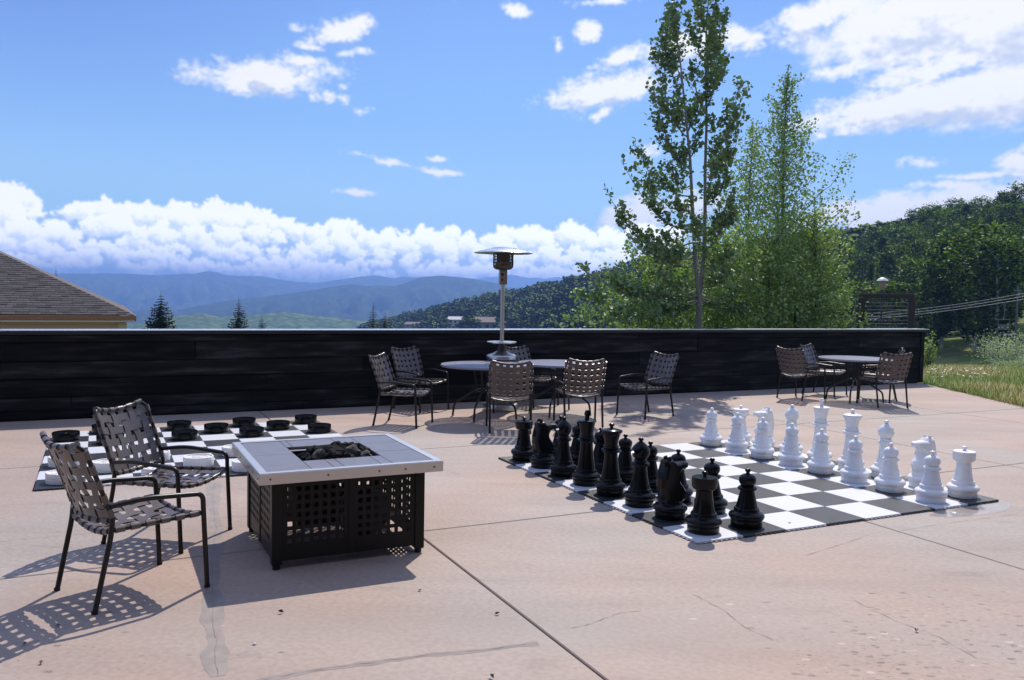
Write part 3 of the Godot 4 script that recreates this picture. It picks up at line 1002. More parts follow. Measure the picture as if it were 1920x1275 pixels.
func make_heater() -> void:
	var steel := mat("brushed_steel", lin(0.52, 0.51, 0.50), 0.30, 0.95)
	var shade := mat("reflector_aluminium", lin(0.80, 0.80, 0.80), 0.22, 1.0)
	var mesh_dark := mat("burner_screen", lin(0.10, 0.085, 0.07), 0.4, 0.8)
	var brass := mat("burner_brass", lin(0.30, 0.21, 0.10), 0.35, 0.9)
	var grey := mat("heater_drum", lin(0.16, 0.155, 0.15), 0.38, 0.6)
	var h := thing("patio_heater", Vector3(-0.14, 0, -11.52), 0.2, "tall stainless steel mushroom patio heater standing by the wall", "patio heater")
	var st := begin()
	lathe(st, [Vector2(0, 0), Vector2(0.235, 0), Vector2(0.24, 0.012), Vector2(0.24, 0.075), Vector2(0.232, 0.09), Vector2(0.19, 0.10)], 40)
	put("base", mesh_of(st), steel, h)
	st = begin()
	lathe(st, [Vector2(0.195, 0.098), Vector2(0.2, 0.1), Vector2(0.2, 0.69), Vector2(0.19, 0.70)], 40)
	put("drum", mesh_of(st), grey, h)
	st = begin()
	lathe(st, [Vector2(0.2, 0.70), Vector2(0.212, 0.705), Vector2(0.214, 0.745), Vector2(0.205, 0.76), Vector2(0.16, 0.775), Vector2(0.11, 0.79), Vector2(0.08, 0.81), Vector2(0.0, 0.815)], 40)
	put("dome", mesh_of(st), steel, h)
	st = begin()
	lathe(st, [Vector2(0.075, 0.80), Vector2(0.06, 0.83), Vector2(0.05, 0.90), Vector2(0.05, 0.925)], 20)
	put("neck", mesh_of(st), M.black_metal, h)
	st = begin()
	lathe(st, [Vector2(0, 0.922), Vector2(0.195, 0.922), Vector2(0.205, 0.93), Vector2(0.205, 0.94), Vector2(0.198, 0.947), Vector2(0, 0.95)], 40)
	put("tray", mesh_of(st), shade, h)
	st = begin()
	lathe(st, [Vector2(0.029, 0.95), Vector2(0.029, 1.73)], 24)
	put("pole", mesh_of(st), steel, h)
	st = begin()
	box(st, Vector3(0, 1.825, 0), Vector3(0.105, 0.20, 0.10), 0.006)
	var valve := put("valve_box", mesh_of(st), mat("box_steel", lin(0.30, 0.27, 0.24), 0.32, 0.9), h)
	for y in [1.865, 1.79]:
		st = begin()
		tube(st, PackedVector3Array([Vector3(-0.02, y, 0.05), Vector3(-0.02, y, 0.068)]), 0.02 if y > 1.8 else 0.014, -1, 16)
		put("knob", mesh_of(st), M.black_metal, valve)
	st = begin()
	lathe(st, [Vector2(0.06, 1.925), Vector2(0.11, 1.935), Vector2(0.125, 1.95), Vector2(0.137, 1.965), Vector2(0.137, 1.985), Vector2(0.11, 1.99)], 32)
	put("burner_pan", mesh_of(st), mesh_dark, h)
	st = begin()
	lathe(st, [Vector2(0.10, 1.985), Vector2(0.108, 2.02), Vector2(0.10, 2.04)], 28)
	put("burner_ring", mesh_of(st), brass, h)
	st = begin()
	for k in 36:
		var a := TAU * k / 36
		var d := Vector3(cos(a), 0, sin(a)) * 0.136
		tube(st, PackedVector3Array([d + Vector3.UP * 1.985, d + Vector3.UP * 2.155]), 0.0045, -1, 4, false)
	for y in [1.99, 2.03, 2.07, 2.11, 2.15]:
		var ring := PackedVector3Array()
		for q in 33: ring.append(Vector3(cos(TAU * q / 32) * 0.137, y, sin(TAU * q / 32) * 0.137))
		tube(st, ring, 0.004, -1, 5, false)
	put("screen", mesh_of(st), mesh_dark, h)
	st = begin()
	lathe(st, [Vector2(0.0, 1.98), Vector2(0.085, 1.985), Vector2(0.095, 2.15), Vector2(0, 2.16)], 24)
	put("burner_core", mesh_of(st), mesh_dark, h)
	st = begin()
	lathe(st, [Vector2(0.05, 2.165), Vector2(0.2, 2.165), Vector2(0.40, 2.152), Vector2(0.404, 2.156), Vector2(0.40, 2.160), Vector2(0.30, 2.190), Vector2(0.2, 2.212), Vector2(0.17, 2.215), Vector2(0.165, 2.225), Vector2(0.10, 2.24), Vector2(0, 2.245)], 48)
	put("reflector", mesh_of(st), shade, h)
	for k in 4:
		var a := TAU * (k + 0.4) / 4
		st = begin()
		lathe(st, [Vector2(0.008, 2.20), Vector2(0.008, 2.222), Vector2(0, 2.226)], 8, Vector3(cos(a) * 0.19, 0, sin(a) * 0.19))
		put("bolt", mesh_of(st), steel, h)

# ------------------------------------------------------------------ fire pit
func holed_panel(st: SurfaceTool, w: float, h: float, nx: int, ny: int, pitch: float, hole: float, top_margin: float, thick: float) -> void:
	# a plate in the x-y plane, its foot at y = 0, pierced by a grid of square holes
	var x0 := -(nx - 1) * pitch * 0.5 - hole * 0.5
	var y1 := h - top_margin
	var y0 := y1 - (ny - 1) * pitch - hole
	var xs := [-w * 0.5, x0]
	for i in nx - 1: xs.append(x0 + i * pitch + hole); xs.append(x0 + (i + 1) * pitch)
	xs.append(-x0); xs.append(w * 0.5)
	var ys := [0.0, y0]
	for i in ny - 1: ys.append(y0 + i * pitch + hole); ys.append(y0 + (i + 1) * pitch)
	ys.append(y1); ys.append(h)
	for i in xs.size() - 1:
		for j in ys.size() - 1:
			var open: bool = i % 2 == 1 and j % 2 == 1
			if not open:
				for s in [-1.0, 1.0]:
					var z: float = s * thick * 0.5
					flat(st, Vector3(xs[i], ys[j], z), Vector3(xs[i + 1], ys[j], z), Vector3(xs[i + 1], ys[j + 1], z), Vector3(xs[i], ys[j + 1], z), Vector3(0, 0, s))
			else:
				var t := thick * 0.5
				flat(st, Vector3(xs[i], ys[j], -t), Vector3(xs[i + 1], ys[j], -t), Vector3(xs[i + 1], ys[j], t), Vector3(xs[i], ys[j], t), Vector3.UP)
				flat(st, Vector3(xs[i], ys[j + 1], -t), Vector3(xs[i + 1], ys[j + 1], -t), Vector3(xs[i + 1], ys[j + 1], t), Vector3(xs[i], ys[j + 1], t), Vector3.DOWN)
				flat(st, Vector3(xs[i], ys[j], -t), Vector3(xs[i], ys[j + 1], -t), Vector3(xs[i], ys[j + 1], t), Vector3(xs[i], ys[j], t), Vector3.RIGHT)
				flat(st, Vector3(xs[i + 1], ys[j], -t), Vector3(xs[i + 1], ys[j + 1], -t), Vector3(xs[i + 1], ys[j + 1], t), Vector3(xs[i + 1], ys[j], t), Vector3.LEFT)

func rock(st: SurfaceTool, size: Vector3, sd: int) -> void:
	var n := noise(0.9, 3, sd)
	var seg := 12
	var grid := []
	for j in 9:
		var row := []
		for i in seg:
			var la := -PI / 2 + PI * j / 8.0
			var lo := TAU * i / seg
			var d := Vector3(cos(la) * cos(lo), sin(la), cos(la) * sin(lo))
			var r := 1.0 + 0.55 * n.get_noise_3dv(d * 1.2) + 0.28 * n.get_noise_3dv(d * 3.1 + Vector3.ONE * 9.0)
			row.append(d * r * size)
		grid.append(row)
	for j in 8:
		for i in seg:
			var k := (i + 1) % seg
			var mid: Vector3 = (grid[j][i] + grid[j + 1][k]) * 0.5
			flat(st, grid[j][i], grid[j][k], grid[j + 1][k], grid[j + 1][i], mid)

func make_fire_pit() -> void:
	var black := mat("pit_powder_coat", lin(0.009, 0.0085, 0.008), 0.42, 0.0, 0.33)
	var alu := mat("pit_aluminium", lin(0.58, 0.56, 0.54), 0.34, 0.75)
	alu.roughness = 0.32
	var tile := mat("pit_tile", Color.WHITE, 0.30, 0.0, 0.5)
	tile.albedo_texture = noise_tex(0.02, 4, 15, [[0.0, lin(0.145, 0.127, 0.13)], [1.0, lin(0.185, 0.16, 0.162)]])
	tri_map(tile, Vector3.ONE * 0.9)
	mat("screw", lin(0.12, 0.12, 0.13), 0.4, 0.9)
	var grout := mat("grout", lin(0.16, 0.13, 0.115), 0.9)
	var c := W(1.315, -5.205)
	var p := thing("fire_pit_table", c, TURN, "square fire pit table with tiled top, metal rim and perforated black sides", "fire pit")
	var hw := 0.455
	var hd := 0.445
	var H := 0.575
	var st: SurfaceTool
	for sx in [-1.0, 1.0]:
		for sz in [-1.0, 1.0]:
			st = begin()
			box(st, Vector3(sx * (hw - 0.03), 0.272, sz * (hd - 0.03)), Vector3(0.06, 0.488, 0.06), 0.004)
			put("post", mesh_of(st), black, p)
			st = begin()
			lathe(st, [Vector2(0, 0), Vector2(0.02, 0), Vector2(0.022, 0.006), Vector2(0.022, 0.028), Vector2(0, 0.028)], 14, Vector3(sx * (hw - 0.03), 0, sz * (hd - 0.03)))
			put("foot", mesh_of(st), M.rubber, p)
	for side in 4:
		var turn := side * PI / 2
		var off := hd if side % 2 == 0 else hw
		var half := (hw if side % 2 == 0 else hd) - 0.06
		var bs := Basis(Vector3.UP, turn)
		for s in [-1.0, 1.0]:
			var w := half - 0.014
			st = begin()
			holed_panel(st, w, 0.465, 7, 7, 0.0495, 0.0275, 0.045, 0.005)
			put("perforated_panel", mesh_of(st), black, p, bs * Vector3(s * (half + 0.014) * 0.5, 0.05, off - 0.012), Vector3(0, turn, 0))
		st = begin()
		box(st, Vector3.ZERO, Vector3(0.028, 0.465, 0.012), 0.002)
		put("mullion", mesh_of(st), black, p, bs * Vector3(0, 0.2825, off - 0.010), Vector3(0, turn, 0))
	# top: board, rim and tiles round a square opening
	var tw := 0.535
	var td := 0.53
	var oa := [-0.24, 0.24]
	var ob := [-0.245, 0.23]
	st = begin()
	box(st, Vector3((-tw + oa[0]) * 0.5, 0.54, 0), Vector3(tw + oa[0] - 0.006, 0.05, td * 2 - 0.012))
	box(st, Vector3((tw + oa[1]) * 0.5, 0.54, 0), Vector3(tw - oa[1] - 0.006, 0.05, td * 2 - 0.012))
	box(st, Vector3(0, 0.54, (-td + ob[0]) * 0.5), Vector3(oa[1] - oa[0] + 0.004, 0.048, td + ob[0] - 0.006))
	box(st, Vector3(0, 0.54, (td + ob[1]) * 0.5), Vector3(oa[1] - oa[0] + 0.004, 0.048, td - ob[1] - 0.006))
	put("top_board", mesh_of(st), grout, p)
	for side in 4:
		var turn := side * PI / 2
		var off := td if side % 2 == 0 else tw
		var half := tw if side % 2 == 0 else td
		var bs := Basis(Vector3.UP, turn)
		st = begin()
		var e := 0.003 if side % 2 == 0 else -0.002
		box(st, Vector3(0, 0.545, off), Vector3(half * 2 + e * 2, 0.062, 0.006), 0.0015)
		# the lip on top, mitred
		var y := H + 0.003
		flat(st, Vector3(-half, y, off), Vector3(half, y, off), Vector3(half - 0.042, y, off - 0.042), Vector3(-half + 0.042, y, off - 0.042), Vector3.UP)
		flat(st, Vector3(-half + 0.042, y, off - 0.042), Vector3(half - 0.042, y, off - 0.042), Vector3(half - 0.042, y - 0.004, off - 0.042), Vector3(-half + 0.042, y - 0.004, off - 0.042), Vector3(0, 0, -1))
		var rim := put("rim", mesh_of(st), alu, p, Vector3.ZERO, Vector3(0, turn, 0))
		for x in [-0.48, -0.16, 0.14, 0.30, 0.48]:
			st = begin()
			tube(st, PackedVector3Array([Vector3(x, 0.545, off + 0.002), Vector3(x, 0.545, off + 0.0055)]), 0.0062, -1, 10)
			put("screw", mesh_of(st), M.screw, rim)
	var X0 := -tw + 0.04
	var X1 := tw - 0.04
	var Z0 := -td + 0.04
	var Z1 := td - 0.04
	var ga := 0.0016
	for q in [[X0, oa[0], Z0, -0.02], [X0, oa[0], -0.02, Z1], [oa[0], -0.20, Z0, ob[0]], [-0.20, 0.10, Z0, ob[0]], [0.10, oa[1], Z0, ob[0]], [oa[1], X1, Z0, -0.20], [oa[1], X1, -0.20, 0.10], [oa[1], X1, 0.10, Z1],
		[oa[0], -0.11, ob[1], Z1], [-0.11, -0.05, ob[1], Z1], [-0.05, 0.17, ob[1], Z1], [0.17, oa[1], ob[1], Z1]]:
		st = begin()
		box(st, Vector3((q[0] + q[1]) * 0.5, 0.5695, (q[2] + q[3]) * 0.5), Vector3(q[1] - q[0] - ga * 2, 0.011, q[3] - q[2] - ga * 2), 0.0012)
		put("tile", mesh_of(st), tile, p)
	# steel tray under the opening
	var ow: float = oa[1] - oa[0]
	var od: float = ob[1] - ob[0]
	var oc := Vector3((oa[0] + oa[1]) * 0.5, 0, (ob[0] + ob[1]) * 0.5)
	st = begin()
	for s in [-1.0, 1.0]:
		box(st, oc + Vector3(s * (ow * 0.5 + 0.004), 0.50, 0), Vector3(0.005, 0.12, od + 0.016))
		box(st, oc + Vector3(0, 0.50, s * (od * 0.5 + 0.004)), Vector3(ow + 0.004, 0.119, 0.005))
	box(st, oc + Vector3(0, 0.44, 0), Vector3(ow + 0.02, 0.006, od + 0.02))
	put("burner_tray", mesh_of(st), black, p)
	st = begin()
	box(st, oc + Vector3(-0.05, 0.553, -od * 0.5 + 0.022), Vector3(ow * 0.75, 0.008, 0.03), 0.002)
	put("heat_shield", mesh_of(st), alu, p)
	st = begin()
	box(st, Vector3(-0.14, 0.29, 0.10), Vector3(0.26, 0.24, 0.30), 0.005)
	put("control_box", mesh_of(st), black, p)
	# gas cylinder that shows through the holes
	var g := thing("gas_cylinder", c + W(0.2, 0.0), 0.0, "dark propane gas cylinder standing inside the fire pit table", "gas cylinder")
	st = begin()
	lathe(st, [Vector2(0, 0.02), Vector2(0.09, 0.02), Vector2(0.10, 0.03), Vector2(0.11, 0.05), Vector2(0.15, 0.09), Vector2(0.152, 0.22), Vector2(0.14, 0.27), Vector2(0.10, 0.305), Vector2(0.03, 0.315)], 28)
	put("tank", mesh_of(st), M.black_metal, g)
	st = begin()
	lathe(st, [Vector2(0.10, 0.0), Vector2(0.105, 0.0), Vector2(0.105, 0.04), Vector2(0.10, 0.04)], 24)
	put("foot_ring", mesh_of(st), M.black_metal, g)
	st = begin()
	lathe(st, [Vector2(0.022, 0.31), Vector2(0.022, 0.37), Vector2(0.035, 0.372), Vector2(0.035, 0.385), Vector2(0, 0.387)], 14)
	put("valve", mesh_of(st), mat("valve_brass", lin(0.35, 0.25, 0.1), 0.4, 0.9), g)
	# lava rock and ceramic lumps
	var lava := mat("lava_rock", Color.WHITE, 0.9, 0.0, 0.3)
	lava.albedo_texture = noise_tex(0.05, 4, 25, [[0.0, lin(0.008, 0.008, 0.008)], [0.6, lin(0.014, 0.0135, 0.013)], [1.0, lin(0.045, 0.042, 0.04)]])
	tri_map(lava, Vector3.ONE * 6.0, false)
	lava.heightmap_enabled = true
	lava.heightmap_texture = noise_tex(0.06, 4, 26, [])
	lava.heightmap_scale = 0.6
	var ash := mat("ash_rock", Color.WHITE, 0.9, 0.0, 0.3)
	ash.albedo_texture = noise_tex(0.05, 4, 25, [[0.0, lin(0.03, 0.028, 0.026)], [0.6, lin(0.10, 0.095, 0.088)], [1.0, lin(0.24, 0.22, 0.2)]])
	tri_map(ash, Vector3.ONE * 6.0, false)
	var rr := RandomNumberGenerator.new()
	rr.seed = 12
	st = begin()
	for k in 170:
		var s2 := begin()
		rock(s2, Vector3(rr.randf_range(0.016, 0.03), rr.randf_range(0.014, 0.024), rr.randf_range(0.016, 0.03)), 100 + k)
		var tr := Transform3D(Basis.from_euler(Vector3(rr.randf() * TAU, rr.randf() * TAU, 0)), oc + Vector3(rr.randf_range(-0.21, 0.21), 0.478 + rr.randf() * 0.05, rr.randf_range(-0.20, 0.20)))
		st.append_from(mesh_of(s2), 0, tr)
	put("rock_bed", mesh_of(st), lava, p).set_meta("kind", "stuff")
	var spots := [[0.02, -0.03, 0.10, 0.060, 0], [-0.10, 0.06, 0.055, 0.045, 1], [0.11, 0.02, 0.06, 0.05, 1], [-0.02, 0.10, 0.06, 0.045, 0], [0.14, -0.12, 0.075, 0.05, 0], [-0.10, -0.06, 0.065, 0.05, 0], [0.18, 0.10, 0.045, 0.035, 1], [0.06, 0.14, 0.045, 0.035, 0], [-0.16, 0.13, 0.04, 0.03, 0], [0.20, -0.02, 0.05, 0.04, 0], [-0.17, 0.0, 0.035, 0.03, 0], [0.08, -0.16, 0.06, 0.045, 0]]
	var says := ["largest black lava lump heaped at the middle of the fire pit", "pale ashy lump at the left front of the fire pit heap", "pale ashy lump right of the big black lump in the fire pit"]
	for k in spots.size():
		var q: Array = spots[k]
		st = begin()
		rock(st, Vector3(q[2] * 0.9, q[3], q[2] * 0.75), 300 + k)
		var o := put("lava_rock", mesh_of(st), ash if q[4] else lava, null, c + Basis(Vector3.UP, TURN) * Vector3(q[0], 0.535 + q[3] * 0.5, q[1]), Vector3(0.2 * k, 1.3 * k, 0))
		tag(o, says[k] if k < 3 else "rough lava lump lying in the opening of the fire pit", "rock", "lava lumps in the fire pit")

# ------------------------------------------------------------------ chess
func foot_profile(w := 1.0) -> Array:
	return [Vector2(0, 0), Vector2(0.104 * w, 0), Vector2(0.107 * w, 0.006), Vector2(0.107 * w, 0.046), Vector2(0.103 * w, 0.049), Vector2(0.103 * w, 0.053), Vector2(0.115 * w, 0.057), Vector2(0.121 * w, 0.066), Vector2(0.122 * w, 0.076), Vector2(0.118 * w, 0.087), Vector2(0.108 * w, 0.096), Vector2(0.094 * w, 0.102), Vector2(0.088 * w, 0.106), Vector2(0.087 * w, 0.124), Vector2(0.083 * w, 0.131), Vector2(0.076 * w, 0.134)]

func moved(prof: Array, dy: float) -> Array:
	var o := []
	for p in prof: o.append(p + Vector2(0, dy))
	return o

func knob(y: float, s := 1.0) -> Array:
	return [Vector2(0.014 * s, y), Vector2(0.0115 * s, y + 0.006 * s), Vector2(0.0125 * s, y + 0.011 * s), Vector2(0.019 * s, y + 0.016 * s), Vector2(0.0205 * s, y + 0.022 * s), Vector2(0.018 * s, y + 0.029 * s), Vector2(0.010 * s, y + 0.034 * s), Vector2(0, y + 0.036 * s)]

func collar(y: float, r: float) -> Array:
	return [Vector2(r * 0.74, y - 0.008), Vector2(r * 0.93, y - 0.004), Vector2(r, y + 0.004), Vector2(r * 0.97, y + 0.013), Vector2(r * 0.80, y + 0.021), Vector2(r * 0.70, y + 0.024)]

func piece_root(kind: String, m: Material) -> Node3D:
	var p := thing(kind, Vector3.ZERO, 0.0, "", "chess piece")
	var st := begin()
	lathe(st, foot_profile(), 40, Vector3.ZERO, 0.82)
	put("base", mesh_of(st), m, p)
	return p

func make_pawn(kind: String, m: Material) -> Node3D:
	var p := piece_root(kind, m)
	var st := begin()
	lathe(st, [Vector2(0.076, 0.134), Vector2(0.067, 0.165), Vector2(0.058, 0.205), Vector2(0.051, 0.235), Vector2(0.048, 0.250)] + collar(0.258, 0.066) + [Vector2(0.041, 0.284)], 40, Vector3.ZERO, 0.82)
	put("stem", mesh_of(st), m, p)
	st = begin()
	lathe(st, [Vector2(0.041, 0.282), Vector2(0.050, 0.291), Vector2(0.0575, 0.306), Vector2(0.0595, 0.322), Vector2(0.057, 0.337), Vector2(0.049, 0.350), Vector2(0.036, 0.359), Vector2(0.022, 0.364)] + knob(0.366), 40, Vector3.ZERO, 0.7)
	put("head", mesh_of(st), m, p)
	return p

func make_rook(kind: String, m: Material) -> Node3D:
	var p := piece_root(kind, m)
	var st := begin()
	lathe(st, [Vector2(0.076, 0.134), Vector2(0.069, 0.16), Vector2(0.061, 0.205), Vector2(0.056, 0.25), Vector2(0.055, 0.282)], 40)
	put("stem", mesh_of(st), m, p)
	st = begin()
	lathe(st, [Vector2(0.055, 0.282), Vector2(0.060, 0.284), Vector2(0.078, 0.298), Vector2(0.083, 0.306), Vector2(0.085, 0.355), Vector2(0.085, 0.368), Vector2(0.081, 0.3715), Vector2(0.076, 0.3715), Vector2(0.02, 0.377)] + knob(0.377), 40, Vector3.ZERO, 0.82)
	for k in 12:  # shallow battlement notches round the tower
		pass
	put("tower", mesh_of(st), m, p)
	return p

func make_bishop(kind: String, m: Material) -> Node3D:
	var p := piece_root(kind, m)
	var st := begin()
	lathe(st, [Vector2(0.076, 0.134), Vector2(0.067, 0.17), Vector2(0.057, 0.22), Vector2(0.050, 0.275), Vector2(0.048, 0.300)] + collar(0.310, 0.070) + [Vector2(0.050, 0.336), Vector2(0.047, 0.340), Vector2(0.049, 0.346), Vector2(0.043, 0.352), Vector2(0.041, 0.356)], 40, Vector3.ZERO, 0.82)
	put("stem", mesh_of(st), m, p)
	# mitre with its slanting cut
	var prof := [Vector2(0.041, 0.356), Vector2(0.050, 0.366), Vector2(0.058, 0.380), Vector2(0.0625, 0.396), Vector2(0.0635, 0.410), Vector2(0.061, 0.424), Vector2(0.055, 0.438), Vector2(0.046, 0.451), Vector2(0.035, 0.463), Vector2(0.025, 0.472), Vector2(0.017, 0.478)]
	st = begin()
	var seg := 56
	var fine := []
	for i in prof.size() - 1:
		for q in 5: fine.append(prof[i].lerp(prof[i + 1], q / 5.0))
	fine.append(prof[prof.size() - 1])
	var grid := []
	var cut := Vector3(0.62, 0.78, 0).normalized()
	for pr in fine:
		var row := []
		for k in seg:
			var a := TAU * k / seg
			var v := Vector3(cos(a) * pr.x, pr.y, sin(a) * pr.x)
			var d := cut.dot(v - Vector3(0.035, 0.425, 0))
			if v.x > 0.012 and absf(d) < 0.0085: v = Vector3(minf(v.x, 0.014), v.y, v.z)
			row.append(v)
		grid.append(row)
	for i in grid.size() - 1:
		for k in seg:
			var j := (k + 1) % seg
			var corner := [[i, k], [i + 1, k], [i + 1, j], [i, j]]
			var ps := []
			var ns := []
			for q in corner:
				var v: Vector3 = grid[q[0]][q[1]]
				var v2: Vector3 = grid[maxi(q[0] - 1, 0)][q[1]] - grid[mini(q[0] + 1, grid.size() - 1)][q[1]]
				var v3: Vector3 = grid[q[0]][posmod(q[1] - 1, seg)] - grid[q[0]][(q[1] + 1) % seg]
				var nn := v2.cross(v3).normalized()
				if nn.dot(Vector3(v.x, v.y - 0.41, v.z)) < 0.0: nn = -nn
				ps.append(v); ns.append(nn)
			quad_s(st, ps, ns)
	put("mitre", mesh_of(st), m, p, Vector3(0, -0.012, 0), Vector3(0, PI, 0)).scale = Vector3(1.08, 1.035, 1.08)
	st = begin()
	lathe(st, [Vector2(0.017, 0.477)] + knob(0.478, 1.05), 24, Vector3.ZERO, 0.7)
	put("knob", mesh_of(st), m, p)
	return p

func make_queen(kind: String, m: Material) -> Node3D:
	var p := piece_root(kind, m)
	var st := begin()
	lathe(st, [Vector2(0.076, 0.134), Vector2(0.070, 0.17), Vector2(0.061, 0.23), Vector2(0.055, 0.29), Vector2(0.053, 0.335)] + collar(0.346, 0.080) + [Vector2(0.064, 0.373), Vector2(0.060, 0.376), Vector2(0.063, 0.386), Vector2(0.056, 0.390), Vector2(0.057, 0.398), Vector2(0.052, 0.402)], 40, Vector3.ZERO, 0.82)
	put("stem", mesh_of(st), m, p)
	st = begin()
	lathe(st, [Vector2(0.052, 0.402), Vector2(0.057, 0.43), Vector2(0.066, 0.465), Vector2(0.077, 0.492), Vector2(0.084, 0.497), Vector2(0.086, 0.503), Vector2(0.080, 0.514), Vector2(0.074, 0.517), Vector2(0.04, 0.526), Vector2(0.018, 0.531)] + knob(0.531, 1.1), 40, Vector3.ZERO, 0.82)
	put("crown", mesh_of(st), m, p)
	st = begin()
	for k in 10:  # coronet points
		var a := TAU * (k + 0.5) / 10
		box(st, Vector3(cos(a) * 0.080, 0.505, sin(a) * 0.080), Vector3(0.012, 0.022, 0.030), 0.004, Basis(Vector3.UP, -a))
	put("coronet", mesh_of(st), m, p)
	return p

func make_king(kind: String, m: Material) -> Node3D:
	var p := piece_root(kind, m)
	var st := begin()
	lathe(st, [Vector2(0.076, 0.134), Vector2(0.070, 0.175), Vector2(0.061, 0.24), Vector2(0.055, 0.31), Vector2(0.053, 0.355)] + collar(0.366, 0.080) + [Vector2(0.064, 0.393), Vector2(0.061, 0.397), Vector2(0.064, 0.406), Vector2(0.056, 0.410), Vector2(0.058, 0.419), Vector2(0.053, 0.424)], 40, Vector3.ZERO, 0.82)
	put("stem", mesh_of(st), m, p)
	st = begin()
	lathe(st, [Vector2(0.053, 0.424), Vector2(0.057, 0.45), Vector2(0.064, 0.49), Vector2(0.071, 0.524), Vector2(0.079, 0.530), Vector2(0.079, 0.537), Vector2(0.055, 0.543), Vector2(0.022, 0.548), Vector2(0.02, 0.556), Vector2(0, 0.556)], 40, Vector3.ZERO, 0.82)
	put("crown", mesh_of(st), m, p)
	st = begin()
	prism(st, PackedVector2Array([Vector2(-0.014, 0), Vector2(0.014, 0), Vector2(0.017, 0.022), Vector2(0.028, 0.026), Vector2(0.030, 0.05), Vector2(0.018, 0.056), Vector2(0.016, 0.068), Vector2(-0.016, 0.068), Vector2(-0.018, 0.056), Vector2(-0.030, 0.05), Vector2(-0.028, 0.026), Vector2(-0.017, 0.022)]), -0.014, 0.014, 0.005)
	put("cross", mesh_of(st), m, p, Vector3(0, 0.554, 0), Vector3(-PI / 2, 0, 0))
	return p

func make_knight(kind: String, m: Material) -> Node3D:
	var p := piece_root(kind, m)
	var out := [Vector2(-0.070, 0.128), Vector2(-0.066, 0.150), Vector2(-0.080, 0.185), Vector2(-0.088, 0.235), Vector2(-0.086, 0.290), Vector2(-0.076, 0.340), Vector2(-0.066, 0.378), Vector2(-0.066, 0.408), Vector2(-0.056, 0.421), Vector2(-0.008, 0.421), Vector2(0.006, 0.408), Vector2(0.014, 0.398), Vector2(0.060, 0.398), Vector2(0.104, 0.396), Vector2(0.118, 0.388), Vector2(0.121, 0.368), Vector2(0.112, 0.352), Vector2(0.085, 0.345), Vector2(0.060, 0.333), Vector2(0.040, 0.312), Vector2(0.036, 0.292), Vector2(0.052, 0.262), Vector2(0.080, 0.226), Vector2(0.092, 0.202), Vector2(0.084, 0.180), Vector2(0.060, 0.152), Vector2(0.066, 0.128)]
	# half thickness of the body at each corner, rim and face
	var n := out.size()
	var mid := []
	for i in n:
		var a: Vector2 = out[posmod(i - 1, n)]
		var b: Vector2 = out[(i + 1) % n]
		var d := (b - a).normalized()
		mid.append(Vector2(-d.y, d.x))  # inward for this winding is found below
	var poly := PackedVector2Array(out)
	var sgn := 1.0 if Geometry2D.is_point_in_polygon(out[4] + mid[4] * 0.01, poly) else -1.0
	var layers := []
	for l in [[0.0, 0.020], [0.007, 0.040], [0.018, 0.052]]:
		var ring := []
		for i in n:
			var o: Vector2 = out[i]
			var thin := 1.0
			if o.x > 0.05 and o.y > 0.3: thin = 0.66
			elif o.y < 0.16: thin = 1.15
			elif o.y > 0.40: thin = 0.8
			var q: Vector2 = o + mid[i] * sgn * l[0]
			ring.append(Vector3(q.x, q.y, l[1] * thin))
		layers.append(ring)
	var st := begin()
	for s in [-1.0, 1.0]:
		var flip := Vector3(1, 1, s)
		for i in n:
			var j := (i + 1) % n
			var outw2: Vector2 = -mid[i] * sgn
			var outw := Vector3(outw2.x, outw2.y, 0)
			for l in 2: flat(st, layers[l][i] * flip, layers[l][j] * flip, layers[l + 1][j] * flip, layers[l + 1][i] * flip, outw + Vector3(0, 0, s * (0.5 if l == 0 else 1.4)))
		var ids := Geometry2D.triangulate_polygon(poly)
		for k in range(0, ids.size(), 3):
			tri(st, layers[2][ids[k]] * flip, layers[2][ids[k + 1]] * flip, layers[2][ids[k + 2]] * flip, Vector3(0, 0, s), Vector3(0, 0, s), Vector3(0, 0, s))
	for i in n:  # close the narrow band along the rim
		var j := (i + 1) % n
		var w2: Vector2 = -mid[i] * sgn
		flat(st, layers[0][i], layers[0][j], layers[0][j] * Vector3(1, 1, -1), layers[0][i] * Vector3(1, 1, -1), Vector3(w2.x, w2.y, 0))
	put("horse_head", mesh_of(st), m, p, Vector3(0, -0.012, 0)).scale = Vector3(1.14, 1.03, 1.22)
	st = begin()
	for k in 13:  # combed mane
		var t := k / 12.0
		var y := lerpf(0.175, 0.395, t)
		var x := -0.083 - 0.010 * sin(t * PI) + 0.018 * t
		box(st, Vector3(x + 0.012, y, 0), Vector3(0.030, 0.024, 0.076 - 0.02 * t), 0.004, Basis(Vector3.BACK, -0.25))
	put("mane", mesh_of(st), m, p)
	st = begin()
	for s in [-1.0, 1.0]: box(st, Vector3(-0.036, 0.428, s * 0.022), Vector3(0.034, 0.03, 0.014), 0.005, Basis(Vector3.BACK, 0.2))
	put("ears", mesh_of(st), m, p)
	for s in [-1.0, 1.0]:
		st = begin()
		lathe(st, [Vector2(0.010, 0.0), Vector2(0.008, 0.004), Vector2(0, 0.006)], 12)
		put("eye", mesh_of(st), m, p, Vector3(0.012, 0.378, s * 0.041), Vector3(s * PI / 2, 0, 0))
	return p

